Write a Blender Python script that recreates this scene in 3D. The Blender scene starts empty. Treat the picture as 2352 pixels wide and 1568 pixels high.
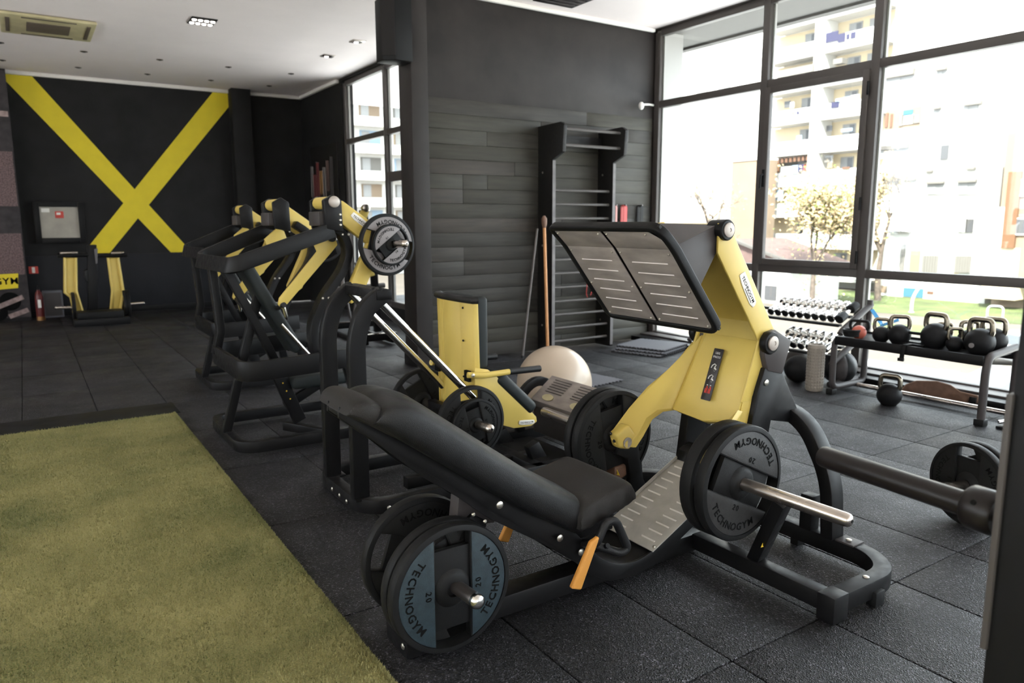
import bpy, bmesh, math, random
import numpy as np
from mathutils import Vector, Matrix

random.seed(7)
rng = np.random.default_rng(7)
scene = bpy.context.scene
COL = scene.collection

# ------------------------------------------------------------------ camera
IMG_W, IMG_H, FPX = 2352.0, 1568.0, 1693.0
CAM_H = 1.457
def _cam_axes(yaw, pitch, roll):
    cy, sy, cp, sp, cr, sr = math.cos(yaw), math.sin(yaw), math.cos(pitch), math.sin(pitch), math.cos(roll), math.sin(roll)
    F = Vector((sy*cp, cy*cp, sp)); r = Vector((cy, -sy, 0)); u = r.cross(F)
    return cr*r + sr*u, -sr*r + cr*u, F
RIGHT, UP, FWD = _cam_axes(math.radians(33.28), math.radians(-9.164), math.radians(-.187))
CAM = Vector((0, 0, CAM_H))
cd = bpy.data.cameras.new('camera'); cam = bpy.data.objects.new('camera', cd); COL.objects.link(cam)
cd.sensor_width = 36; cd.lens = 36*FPX/IMG_W; cd.clip_start = .05; cd.clip_end = 500
cam.matrix_world = Matrix(((RIGHT.x, UP.x, -FWD.x, 0), (RIGHT.y, UP.y, -FWD.y, 0), (RIGHT.z, UP.z, -FWD.z, CAM_H), (0, 0, 0, 1)))
cd.dof.use_dof = True; cd.dof.focus_distance = 2.75; cd.dof.aperture_fstop = 3.5
scene.camera = cam

# ------------------------------------------------------------------ world, sun, exposure
scene.view_settings.view_transform = 'Standard'; scene.view_settings.look = 'None'
scene.view_settings.gamma = 1.0; scene.view_settings.use_curve_mapping = False
scene.view_settings.exposure = 1.8
w = bpy.data.worlds.new('world'); scene.world = w; w.use_nodes = True
bg = w.node_tree.nodes['Background']; bg.inputs[0].default_value = (.86, .93, 1.0, 1); bg.inputs[1].default_value = 2.6
sd = bpy.data.lights.new('sun', 'SUN'); sun = bpy.data.objects.new('sun', sd); COL.objects.link(sun)
sd.energy = 8.0; sd.angle = math.radians(1.5); sd.color = (1, .95, .86)
sun.location = (-20, -10, 30)
sun.rotation_euler = Vector((.62, .30, -.72)).to_track_quat('-Z', 'Y').to_euler()

# pixel helpers: a pixel of the 2352x1568 photograph is a direction; the plane it lies on gives the distance
def ray(x, y): return RIGHT*((x-IMG_W/2)/FPX) - UP*((y-IMG_H/2)/FPX) + FWD
def onz(x, y, z=0.): d = ray(x, y); return CAM + d*((z-CAM_H)/d.z)
def onx(x, y, X): d = ray(x, y); return CAM + d*(X/d.x)
def ony(x, y, Y): d = ray(x, y); return CAM + d*(Y/d.y)

# ------------------------------------------------------------------ materials
M = {}
def nodemat(name):
    m = bpy.data.materials.new(name); m.use_nodes = True
    nt = m.node_tree; return m, nt, nt.nodes['Principled BSDF']
def mat(name, col, rough=.5, metal=0., var=0., vscale=8., bump=0., bscale=200., spec=.5, coat=0., col2=None, rvar=0., stretch=None, detail=3.):
    m, nt, b = nodemat(name); N, L = nt.nodes, nt.links
    b.inputs['Base Color'].default_value = (*col, 1); b.inputs['Roughness'].default_value = rough
    b.inputs['Metallic'].default_value = metal; b.inputs['Specular IOR Level'].default_value = spec
    b.inputs['Coat Weight'].default_value = coat
    tc = N.new('ShaderNodeTexCoord'); src = tc.outputs['Object']
    if stretch:
        mp = N.new('ShaderNodeMapping'); mp.inputs['Scale'].default_value = stretch; L.new(src, mp.inputs[0]); src = mp.outputs[0]
    if var or col2 or rvar:
        n = N.new('ShaderNodeTexNoise'); n.inputs['Scale'].default_value = vscale; n.inputs['Detail'].default_value = detail; L.new(src, n.inputs['Vector'])
        if var or col2:
            r = N.new('ShaderNodeValToRGB'); r.color_ramp.elements[0].position = .32; r.color_ramp.elements[1].position = .68
            a = col2 if col2 else tuple(c*(1-var) for c in col); c_ = col if col2 else tuple(min(1, c*(1+var)) for c in col)
            r.color_ramp.elements[0].color = (*a, 1); r.color_ramp.elements[1].color = (*c_, 1)
            L.new(n.outputs[0], r.inputs[0]); L.new(r.outputs[0], b.inputs['Base Color'])
        if rvar:
            mr = N.new('ShaderNodeMapRange'); mr.inputs[1].default_value = .3; mr.inputs[2].default_value = .7
            mr.inputs[3].default_value = max(.02, rough-rvar); mr.inputs[4].default_value = min(1, rough+rvar)
            L.new(n.outputs[0], mr.inputs[0]); L.new(mr.outputs[0], b.inputs['Roughness'])
    if bump:
        n2 = N.new('ShaderNodeTexNoise'); n2.inputs['Scale'].default_value = bscale; n2.inputs['Detail'].default_value = 2; L.new(src, n2.inputs['Vector'])
        bp = N.new('ShaderNodeBump'); bp.inputs['Strength'].default_value = bump; bp.inputs['Distance'].default_value = .004
        L.new(n2.outputs[0], bp.inputs['Height']); L.new(bp.outputs[0], b.inputs['Normal'])
    M[name] = m; return m
mat('black_metal', (.0085, .0082, .0088), .40, .0, bump=.10, bscale=500, spec=.17, rvar=.07, vscale=30)
mat('dark_grey_metal', (.055, .048, .048), .45, .0, bump=.1, bscale=600, spec=.25)
mat('rubber_plate', (.0105, .0105, .011), .5, bump=.15, bscale=300, rvar=.08, vscale=20, spec=.16)
mat('plate_inlay_blue', (0.022, 0.036, 0.045), .5, bump=.35, bscale=350, var=.18, vscale=30, spec=.35)
mat('plate_inlay_grey', (.026, .025, .025), .5, bump=.3, bscale=350, var=.2, vscale=25, spec=.4)
mat('plate_inlay_dark', (.014, .014, .014), .5, bump=.3, bscale=350, spec=.16)
mat('plate_inlay_light', (.20, .18, .18), .5, bump=.2, bscale=350)
mat('letter_black', (.004, .004, .004), .8, spec=.12)
mat('yellow_paint', (0.64, 0.475, 0.115), .38, var=.04, vscale=6, bump=.05, bscale=900, spec=.4)
mat('yellow_wall', (.74, .58, .015), .6, var=.04, vscale=5)
mat('upholstery', (.0105, .0105, .0115), .40, bump=.35, bscale=450, rvar=.1, vscale=10, spec=.28)
mat('upholstery_worn', (.020, .018, .017), .52, bump=.4, bscale=420, var=.15, vscale=6, spec=.25)
mat('upholstery_green', (.016, .020, .021), .48, bump=.3, bscale=450, spec=.25)
mat('chrome', (.78, .77, .75), .16, 1.0)
mat('steel', (.60, .54, .49), .27, 1.0, rvar=.03, vscale=6)
mat('steel_dark', (.15, .135, .13), .36, .85, rvar=.05, vscale=8)
mat('bar_dark', (.012, .0095, .0095), .32, .0, spec=.3)
mat('band_red', (.12, .02, .02), .7); mat('band_dull', (.10, .06, .05), .7)
mat('bolt', (.55, .52, .46), .35, 1.0)
mat('footplate_metal', (.36, .315, .29), .48, .25, var=.20, vscale=7, rvar=.1, bump=.08, bscale=300, stretch=(3, 1, 3))
mat('tread_metal', (.42, .40, .36), .5, .2, var=.1, vscale=14, bump=.2, bscale=500)
mat('orange_grip', (.62, .27, .045), .55, bump=.4, bscale=500)
mat('ridge_metal', (.55, .49, .45), .4, .4); mat('ridge_highlight', (.78, .74, .68), .4)
mat('placard', (.018, .015, .016), .4)
mat('white_print', (.75, .74, .72), .5); mat('red_print', (.55, .05, .035), .5); mat('cream_cap', (.42, .37, .33), .4, .3)
mat('sign_white', (.82, .80, .76), .4)
mat('warning_yellow', (.75, .5, .03), .5)
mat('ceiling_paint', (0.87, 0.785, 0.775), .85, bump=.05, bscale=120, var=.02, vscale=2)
mat('cornice', (.82, .78, .74), .8)
mat('wall_black', (.0125, .0120, .0125), .7, var=.25, vscale=3, bump=.15, bscale=140, spec=.25)
mat('wall_dark_plaster', (0.0225, 0.0185, 0.0175), .6, var=.22, vscale=4, bump=.15, bscale=90, spec=.3)
mat('wall_white', (.78, .76, .73), .8)
mat('dado', (.014, .0145, .018), .65, var=.15, vscale=3, spec=.25)
mat('frame_metal', (.075, .066, .062), .45, .0, bump=.05, bscale=300, spec=.3)
mat('frame_light', (0.3, 0.285, 0.27), .5)
mat('aged_plastic', (.50, .44, .26), .6, var=.12, vscale=6); mat('grille_dark', (.11, .085, .065), .6)
mat('black_plastic', (.0085, .0085, .009), .5, bump=.1, bscale=400, spec=.16)
mat('speaker_cloth', (.010, .008, .008), .9, bump=.5, bscale=700)
mat('wood_black', (.0115, .0105, .0105), .5, var=.35, vscale=6, stretch=(1, 8, 8), bump=.2, bscale=60, spec=.3)
mat('wood_grey_edge', (.13, .12, .12), .6, var=.2, vscale=12)
mat('stick_wood', (.52, .24, .09), .5, var=.15, vscale=10, stretch=(6, 6, 1)); mat('stick_dark', (.10, .085, .08), .45)
mat('ball_pearl', (.50, .40, .305), .33, var=.03, vscale=3, coat=.15)
mat('mat_foam', (.10, .10, .112), .8, bump=.25, bscale=300); mat('mat_edge', (.012, .012, .013), .8)
mat('red_rubber', (.42, .035, .03), .5); mat('pink_rubber', (.50, .22, .20), .5); mat('blue_rubber', (.03, .25, .55), .5)
mat('kettlebell_iron', (.0085, .0085, .0095), .5, bump=.25, bscale=220, rvar=.1, vscale=20, spec=.18)
mat('kettlebell_handle', (.26, .23, .18), .26, 1.0)
mat('coral_vinyl', (.55, .13, .085), .5)
mat('foam_roller', (.27, .235, .20), .7, bump=.2, bscale=200)
mat('leather_brown', (.16, .085, .055), .6, var=.2, vscale=18, bump=.3, bscale=160); mat('leather_edge', (.35, .22, .16), .6)
mat('hose_glass', (.36, .33, .28), .45, var=.1, vscale=6); mat('fire_red', (0.1, 0.008, 0.008), .35); mat('brass', (.30, .16, .06), .4, .6)
mat('lamp_off', (.80, .78, .74), .25)
mat('poster_knit', (.13, .085, .085), .8, var=.5, vscale=60, detail=1); mat('poster_dark', (.030, .025, .027), .8, var=.4, vscale=9)
mat('poster_light', (.30, .22, .21), .8, var=.3, vscale=20)
# exterior
mat('ext_white', (0.46, 0.45, 0.43), .9, var=.02, vscale=.4); mat('ext_cream', (0.46, 0.38, 0.26), .9); mat('ext_tan', (0.165, 0.122, 0.085), .9, var=.06, vscale=.5)
mat('ext_orange', (0.1, 0.048, 0.022), .9); mat('ext_shade', (0.11, 0.104, 0.095), .9); mat('ext_window', (0.05, 0.05, 0.053), .3); mat('ext_brown', (0.09, 0.045, 0.026), .8)
mat('ext_curtain', (0.2, 0.2, 0.2), .7); mat('cloth_navy', (0.02, 0.02, 0.05), .9); mat('cloth_blue', (0.03, 0.1, 0.15), .9); mat('cloth_pale', (0.18, 0.24, 0.31), .9)
mat('roof_red', (0.085, 0.052, 0.046), .8, var=.15, vscale=3); mat('roof_edge', (0.06, 0.055, 0.05), .8)
mat('bark', (0.075, 0.058, 0.046), .9, var=.3, vscale=4)
mat('leaf_tan', (0.34, 0.25, 0.14), .8); mat('leaf_green', (0.085, 0.12, 0.02), .8); mat('leaf_olive', (0.2, 0.175, 0.075), .8)
mat('ground_dirt', (0.072, 0.06, 0.048), .95, var=.15, vscale=.35, bump=.3, bscale=3); mat('ground_grass', (0.055, 0.075, 0.018), .95, var=.35, vscale=.5)
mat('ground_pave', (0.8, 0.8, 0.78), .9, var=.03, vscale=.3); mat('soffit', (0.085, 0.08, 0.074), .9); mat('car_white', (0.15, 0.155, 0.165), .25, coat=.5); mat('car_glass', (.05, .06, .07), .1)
mat('tyre', (.02, .02, .02), .8)
def lamp_mat(name, col, e):
    m, nt, b = nodemat(name); b.inputs['Base Color'].default_value = (*col, 1)
    b.inputs['Emission Color'].default_value = (*col, 1); b.inputs['Emission Strength'].default_value = e; M[name] = m
lamp_mat('spot_lit', (1, .95, .88), 1.0)
# rubber crumb tile: dark granules, light flecks, the brightest painted as glints, pitted relief
def tile_mat():
    m, nt, b = nodemat('rubber_tile'); N, L = nt.nodes, nt.links
    geo = N.new('ShaderNodeNewGeometry'); src = geo.outputs['Position']
    v = N.new('ShaderNodeTexVoronoi'); v.inputs['Scale'].default_value = 190; L.new(src, v.inputs['Vector'])
    r = N.new('ShaderNodeValToRGB'); e = r.color_ramp.elements
    e[0].position = 0; e[0].color = (.0062, .006, .0065, 1); e[1].position = 1; e[1].color = (.11, .103, .122, 1)
    x = e.new(.66); x.color = (.0092, .0088, .0098, 1); x = e.new(.9); x.color = (.032, .030, .037, 1)
    sep = N.new('ShaderNodeSeparateColor'); L.new(v.outputs['Color'], sep.inputs[0]); L.new(sep.outputs[0], r.inputs[0])
    n = N.new('ShaderNodeTexNoise'); n.inputs['Scale'].default_value = 1.7; n.inputs['Detail'].default_value = 7; n.inputs['Roughness'].default_value = .68; L.new(src, n.inputs['Vector'])
    mr = N.new('ShaderNodeMapRange'); mr.inputs[1].default_value = .3; mr.inputs[2].default_value = .7; mr.inputs[3].default_value = .42; mr.inputs[4].default_value = 1.75
    L.new(n.outputs[0], mr.inputs[0])
    mx = N.new('ShaderNodeMix'); mx.data_type = 'RGBA'; mx.blend_type = 'MULTIPLY'; mx.inputs[0].default_value = 1
    L.new(r.outputs[0], mx.inputs[6]); L.new(mr.outputs[0], mx.inputs[7]); L.new(mx.outputs[2], b.inputs['Base Color'])
    mr2 = N.new('ShaderNodeMapRange'); mr2.inputs[1].default_value = .35; mr2.inputs[2].default_value = .65; mr2.inputs[3].default_value = .62; mr2.inputs[4].default_value = .45
    L.new(n.outputs[0], mr2.inputs[0]); L.new(mr2.outputs[0], b.inputs['Roughness'])
    bp = N.new('ShaderNodeBump'); bp.inputs['Strength'].default_value = .8; bp.inputs['Distance'].default_value = .005
    L.new(v.outputs['Distance'], bp.inputs['Height']); L.new(bp.outputs[0], b.inputs['Normal'])
    b.inputs['Specular IOR Level'].default_value = .32
    M['rubber_tile'] = m
tile_mat()
def turf_mat():
    m, nt, b = nodemat('turf'); N, L = nt.nodes, nt.links
    geo = N.new('ShaderNodeNewGeometry')
    n = N.new('ShaderNodeTexNoise'); n.inputs['Scale'].default_value = 2.0; n.inputs['Detail'].default_value = 3; L.new(geo.outputs['Position'], n.inputs['Vector'])
    n2 = N.new('ShaderNodeTexNoise'); n2.inputs['Scale'].default_value = 160; L.new(geo.outputs['Position'], n2.inputs['Vector'])
    ad = N.new('ShaderNodeMath'); ad.operation = 'ADD'; L.new(n.outputs[0], ad.inputs[0]); L.new(n2.outputs[0], ad.inputs[1])
    r = N.new('ShaderNodeValToRGB'); e = r.color_ramp.elements
    e[0].position = .32; e[0].color = (.105, .120, .045, 1); e[1].position = .72; e[1].color = (.37, .33, .15, 1)
    x = e.new(.5); x.color = (.23, .215, .090, 1)
    hf = N.new('ShaderNodeMath'); hf.operation = 'MULTIPLY'; hf.inputs[1].default_value = .5; L.new(ad.outputs[0], hf.inputs[0])
    L.new(hf.outputs[0], r.inputs[0]); L.new(r.outputs[0], b.inputs['Base Color']); b.inputs['Roughness'].default_value = .7
    b.inputs['Specular IOR Level'].default_value = .2
    M['turf'] = m
turf_mat()
def plank_mat(i, base, hi):
    m, nt, b = nodemat('plank_%d' % i); N, L = nt.nodes, nt.links
    geo = N.new('ShaderNodeNewGeometry'); mp = N.new('ShaderNodeMapping'); mp.inputs['Scale'].default_value = (1.2, 1, 14); mp.inputs['Location'].default_value = (i*3.1, 0, i*1.7)
    L.new(geo.outputs['Position'], mp.inputs[0])
    n = N.new('ShaderNodeTexNoise'); n.inputs['Scale'].default_value = 2.4; n.inputs['Detail'].default_value = 6; L.new(mp.outputs[0], n.inputs['Vector'])
    r = N.new('ShaderNodeValToRGB'); r.color_ramp.elements[0].position = .3; r.color_ramp.elements[1].position = .72
    r.color_ramp.elements[0].color = (*base, 1); r.color_ramp.elements[1].color = (*hi, 1); L.new(n.outputs[0], r.inputs[0]); L.new(r.outputs[0], b.inputs['Base Color'])
    b.inputs['Roughness'].default_value = .58; b.inputs['Specular IOR Level'].default_value = .3
    bp = N.new('ShaderNodeBump'); bp.inputs['Strength'].default_value = .2; bp.inputs['Distance'].default_value = .003; L.new(n.outputs[0], bp.inputs['Height']); L.new(bp.outputs[0], b.inputs['Normal'])
    M['plank_%d' % i] = m
for i, (a, c) in enumerate([((.0300, .0275, .0215), (.050, .046, .037)), ((.0255, .0230, .0195), (.044, .0400, .034)), ((.0320, .0295, .0225), (.053, .049, .038)), ((.0270, .0245, .0210), (.048, .0430, .037)), ((.0300, .0270, .0225), (.060, .0480, .040))]): plank_mat(i, a, c)
def glass_mat():
    m = bpy.data.materials.new('window_glass'); m.use_nodes = True; nt = m.node_tree; N, L = nt.nodes, nt.links; N.clear()
    o = N.new('ShaderNodeOutputMaterial'); t = N.new('ShaderNodeBsdfTransparent'); g = N.new('ShaderNodeBsdfGlossy'); g.inputs['Roughness'].default_value = .02
    t.inputs[0].default_value = (.95, .97, .96, 1)
    lw = N.new('ShaderNodeLayerWeight'); lw.inputs[0].default_value = .5; mx = N.new('ShaderNodeMixShader')
    pw = N.new('ShaderNodeMath'); pw.operation = 'POWER'; pw.inputs[1].default_value = 5; L.new(lw.outputs['Facing'], pw.inputs[0])
    fr = N.new('ShaderNodeMath'); fr.operation = 'MULTIPLY_ADD'; fr.inputs[1].default_value = .9; fr.inputs[2].default_value = .035; L.new(pw.outputs[0], fr.inputs[0])
    L.new(fr.outputs[0], mx.inputs[0]); L.new(t.outputs[0], mx.inputs[1]); L.new(g.outputs[0], mx.inputs[2]); L.new(mx.outputs[0], o.inputs[0]); M['window_glass'] = m
glass_mat()

# ------------------------------------------------------------------ mesh building
V = Vector
WL = {}                     # world offset of every parent (translation only)
class MB:
    def __init__(s): s.v = []; s.f = []
    def add(s, vs, fs):
        o = len(s.v); s.v += [tuple(p) for p in vs]; s.f += [tuple(i+o for i in f) for f in fs]; return s
    def box(s, lo, hi):
        x0, y0, z0 = lo; x1, y1, z1 = hi
        return s.add([(x0,y0,z0),(x1,y0,z0),(x1,y1,z0),(x0,y1,z0),(x0,y0,z1),(x1,y0,z1),(x1,y1,z1),(x0,y1,z1)],
                     [(0,3,2,1),(4,5,6,7),(0,1,5,4),(1,2,6,5),(2,3,7,6),(3,0,4,7)])
    def prism(s, poly, vec):
        n = len(poly); vec = V(vec); a = [V(p) for p in poly]; b = [p+vec for p in a]
        return s.add(a+b, [tuple(range(n-1, -1, -1)), tuple(range(n, 2*n))] + [(i, (i+1) % n, n+(i+1) % n, n+i) for i in range(n)])
    def loft(s, rings, caps=True, close=False):
        n = len(rings[0]); vs = [p for r in rings for p in r]; fs = []; m = len(rings)
        for k in range(m if close else m-1):
            k2 = (k+1) % m
            for i in range(n): fs.append((k*n+i, k*n+(i+1) % n, k2*n+(i+1) % n, k2*n+i))
        if caps and not close: fs += [tuple(range(n-1, -1, -1)), tuple((m-1)*n+i for i in range(n))]
        return s.add(vs, fs)
    def bar(s, path, w, h, n, closed=False):
        """rectangular bar along a path; w across the plane normal n, h in the plane"""
        P = [V(p) for p in path]; n = V(n).normalized(); rings = []; m = len(P)
        for i in range(m):
            a = P[i-1] if (i > 0 or closed) else None; b = P[(i+1) % m] if (i < m-1 or closed) else None
            t1 = (P[i]-a).normalized() if a is not None else None; t2 = (b-P[i]).normalized() if b is not None else None
            t = (t1+t2).normalized() if (t1 is not None and t2 is not None) else (t1 or t2)
            q = n.cross(t).normalized(); k = 1.
            if t1 is not None and t2 is not None: k = 1/max(.4, t.dot(t1))
            u = t.cross(q).normalized()
            rings.append([P[i]+u*sa*w/2+q*sb*h/2*k for sa, sb in ((-1,-1),(1,-1),(1,1),(-1,1))])
        return s.loft(rings, close=closed)
    def tube(s, path, r, seg=10, closed=False, cap=True):
        P = [V(p) for p in path]; m = len(P); rr = r if isinstance(r, (list, tuple)) else [r]*m; rings = []; ref = None
        for i in range(m):
            a = P[i-1] if (i > 0 or closed) else P[i]; b = P[(i+1) % m] if (i < m-1 or closed) else P[i]
            t = (b-a).normalized()
            if ref is None: ref = t.orthogonal().normalized()
            ref = (ref - t*ref.dot(t)).normalized(); q = t.cross(ref)
            rings.append([P[i]+(ref*math.cos(2*math.pi*k/seg)+q*math.sin(2*math.pi*k/seg))*rr[i] for k in range(seg)])
        return s.loft(rings, caps=cap, close=closed)
    def lathe(s, prof, o, axis, seg=24, closed=False):
        o = V(o); ax = V(axis).normalized(); a = ax.orthogonal().normalized(); b = ax.cross(a)
        rings = [[o+ax*t+(a*math.cos(2*math.pi*k/seg)+b*math.sin(2*math.pi*k/seg))*max(r, 1e-4) for k in range(seg)] for r, t in prof]
        return s.loft(rings, caps=not closed, close=closed)
    def ball(s, c, r, seg=32, rings=18, sc=(1,1,1)):
        c = V(c); R_ = []
        for i in range(1, rings):
            th = math.pi*i/rings; R_.append([c+V((math.sin(th)*math.cos(2*math.pi*k/seg)*sc[0], math.sin(th)*math.sin(2*math.pi*k/seg)*sc[1], -math.cos(th)*sc[2]))*r for k in range(seg)])
        return s.loft(R_)
    def data(s, name, bev=0., off=(0,0,0), seg=2, ang=40):
        me = bpy.data.meshes.new(name); bm = bmesh.new(); off = V(off)
        vs = [bm.verts.new(V(p)-off) for p in s.v]
        for f in s.f:
            try: bm.faces.new([vs[i] for i in f])
            except ValueError: pass
        bmesh.ops.recalc_face_normals(bm, faces=bm.faces)
        lim = math.radians(ang)
        if bev > 0:
            es = [e for e in bm.edges if len(e.link_faces) == 2 and e.calc_face_angle(0) > lim]
            if es:
                try: bmesh.ops.bevel(bm, geom=es, offset=bev, segments=seg, affect='EDGES', profile=.5, clamp_overlap=True)
                except Exception: pass
        for f in bm.faces: f.smooth = True
        lim2 = math.radians(38)
        for e in bm.edges: e.smooth = not (len(e.link_faces) == 2 and e.calc_face_angle(0) > lim2)
        bm.to_mesh(me); bm.free(); return me
    def build(s, name, m, parent=None, bev=0., loc=None, seg=2):
        off = WL.get(parent, V((0,0,0))) if parent is not None else V(loc or (0,0,0))
        me = s.data(name, bev, off, seg); ob = bpy.data.objects.new(name, me); COL.objects.link(ob)
        me.materials.append(M[m] if isinstance(m, str) else m)
        if parent is not None: ob.parent = parent; WL[ob] = off
        else: ob.location = off; WL[ob] = off
        return ob
def tag(o, label=None, cat=None, group=None, kind=None):
    if label: o['label'] = label
    if cat: o['category'] = cat
    if group: o['group'] = group
    if kind: o['kind'] = kind
    return o
def thing(name, label, cat, loc=(0,0,0), group=None, kind=None):
    o = bpy.data.objects.new(name, None); COL.objects.link(o); o.location = loc; WL[o] = V(loc); o.empty_display_size = .1
    return tag(o, label, cat, group, kind)
def place(me, name, parent=None, loc=(0,0,0), rot=None, m=None, scale=None):
    """link an object that shares mesh data"""
    o = bpy.data.objects.new(name, me); COL.objects.link(o); o.location = loc
    if rot is not None: o.rotation_euler = rot
    if scale is not None: o.scale = scale
    if parent is not None: o.parent = parent
    if m and not me.materials: me.materials.append(M[m])
    return o
def copy_tree(o, parent=None):
    c = o.copy(); COL.objects.link(c); c.parent = parent
    for ch in list(o.children): copy_tree(ch, c)
    return c
def fillet(path, r, seg=5, closed=False):
    P = [V(p) for p in path]; out = []; m = len(P)
    rr = r if isinstance(r, (list, tuple)) else [r]*m
    for i in range(m):
        if not closed and i in (0, m-1): out.append(P[i]); continue
        a, b, c = P[i-1], P[i], P[(i+1) % m]; d1 = (a-b); d2 = (c-b); k = min(rr[i], d1.length*.49, d2.length*.49)
        p1 = b+d1.normalized()*k; p2 = b+d2.normalized()*k
        if k < 1e-4: out.append(b); continue
        for j in range(seg+1):
            t = j/seg; out.append(p1*(1-t)**2+b*2*t*(1-t)+p2*t*t)
    return out
_glyph = {}
def glyph(ch, bold=False):
    if ch in _glyph: return _glyph[ch]
    cu = bpy.data.curves.new('g', 'FONT'); cu.body = ch; cu.size = 1; cu.align_x = 'CENTER'; cu.extrude = .012; cu.resolution_u = 2; cu.offset = .020
    ob = bpy.data.objects.new('g', cu); COL.objects.link(ob)
    dg = bpy.context.evaluated_depsgraph_get(); me = bpy.data.meshes.new_from_object(ob.evaluated_get(dg))
    r = ([v.co.copy() for v in me.vertices], [tuple(p.vertices) for p in me.polygons])
    bpy.data.objects.remove(ob); bpy.data.curves.remove(cu); bpy.data.meshes.remove(me)
    _glyph[ch] = r; return r
GW = dict(T=.55, E=.56, C=.68, H=.68, N=.70, O=.74, G=.74, Y=.62, M=.80, I=.28, A=.66, R=.62, P=.6, S=.58, L=.5, U=.66)
def text_line(mb, s, o, ux, uy, size, gap=.06):
    """flat lettering from o along ux with up uy, standing proud along ux x uy"""
    ux, uy = V(ux).normalized(), V(uy).normalized(); nz = ux.cross(uy); W = [GW.get(c, .58) for c in s]; x = -sum(W)/2-(len(s)-1)*gap/2
    for c, wd in zip(s, W):
        if c != ' ':
            vs, fs = glyph(c); mb.add([V(o)+ux*(x+wd/2+p.x)*size+uy*(p.y-.35)*size+nz*p.z*size for p in vs], fs)
        x += wd+gap
    return mb
# ================================================================== THE SETTING
CEIL = 3.745; XW = 6.6; YP = 6.87; YB = 13.87; XF = 4.49
def struct(name, mb, m, bev=0., parent=None):
    o = mb.build(name, m, parent, bev)
    if parent is None: tag(o, kind='structure')
    return o
# ---- floor: slab and rubber tiles laid in rows along the windows
floor = struct('floor', MB().box((-6, -7, -.3), (XW, YB+.2, -.022)), 'rubber_tile')
PX_, PY_ = .4985, .997; X0, Y0 = .869, 1.50
tile_me = MB().box((-PX_/2+.0022, -PY_/2+.0022, -.022), (PX_/2-.0022, PY_/2-.0022, 0)).data('tile', .004, seg=2); tile_me.materials.append(M['rubber_tile'])
for k in range(-6, 11):
    for j in range(-2, 13):
        xc, yc = X0+(k+.5)*PX_, Y0+(j+.5)*PY_
        if k < 0 and yc < 6.6: continue
        if k >= 5 and yc > 7.3: continue
        if k >= 7 and yc > 6.7: continue
        if xc > 5.4 and yc < 0: continue
        place(tile_me, 'tile', floor, (xc, yc, random.uniform(-.0012, .0004)), (random.uniform(-.0005, .0005), random.uniform(-.0006, .0006), random.uniform(-.0012, .0012)))
# ---- turf lane and its dark end strip
TX0, TX1, TY0, TY1 = -5.9, .866, -6.9, 6.10
turf = MB().box((TX0, TY0, -.022), (TX1, TY1, .006)).build('turf_lane', 'turf')
tag(turf, 'olive green artificial turf lane beside the black rubber floor', 'turf')
def blades():
    n = 150000
    # only where the lane can be seen from around the photograph's position
    y = 1.55+(TY1-1.55)*rng.random(n)**1.35; x = -1.7+(TX1+1.7)*rng.random(n)
    e = 14000; x = np.concatenate([x, TX1-.012*rng.random(e)]); y = np.concatenate([y, 1.55+(TY1-1.55)*rng.random(e)]); n += e
    a = rng.random(n)*6.283; h = .007+.009*rng.random(n); wd = .0022+.0016*rng.random(n); ln = .006*(rng.random((n, 2))-.5)*2
    v = np.zeros((n, 3, 3)); z = .005
    v[:, 0] = np.stack([x-np.cos(a)*wd, y-np.sin(a)*wd, np.full(n, z)], 1); v[:, 1] = np.stack([x+np.cos(a)*wd, y+np.sin(a)*wd, np.full(n, z)], 1)
    v[:, 2] = np.stack([x+ln[:, 0], y+ln[:, 1], z+h], 1)
    me = bpy.data.meshes.new('turf_pile'); me.vertices.add(n*3); me.vertices.foreach_set('co', v.ravel()); me.loops.add(n*3); me.loops.foreach_set('vertex_index', np.arange(n*3, dtype=np.int32))
    me.polygons.add(n); me.polygons.foreach_set('loop_start', np.arange(0, n*3, 3, dtype=np.int32)); me.polygons.foreach_set('loop_total', np.full(n, 3, dtype=np.int32)); me.update(); me.validate()
    me.materials.append(M['turf']); o = bpy.data.objects.new('turf_pile', me); COL.objects.link(o); o.parent = turf; o['kind'] = 'stuff'
blades()
strip = MB().box((-5.9, 6.105, -.02), (.905, 6.50, .004)).build('edging_mat', 'black_plastic', bev=.002)
tag(strip, 'dark rubber edging mat across the far end of the green turf', 'mat')

# ---- ceiling with cornices
SOFX = 7.52
ceiling = struct('ceiling', MB().box((-6, -7, CEIL), (SOFX, YB+.3, CEIL+.25)), 'ceiling_paint')
struct('cornice', MB().box((3.43, YP-.05, CEIL-.045), (XW-.05, YP, CEIL)), 'cornice', .012, ceiling)
struct('cornice', MB().box((-1, YB-.06, CEIL-.06), (XF, YB, CEIL)), 'cornice', .015, ceiling)
struct('cornice', MB().box((XF-.06, 11.9, CEIL-.06), (XF, YB-.06, CEIL)), 'cornice', .015, ceiling)

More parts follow.
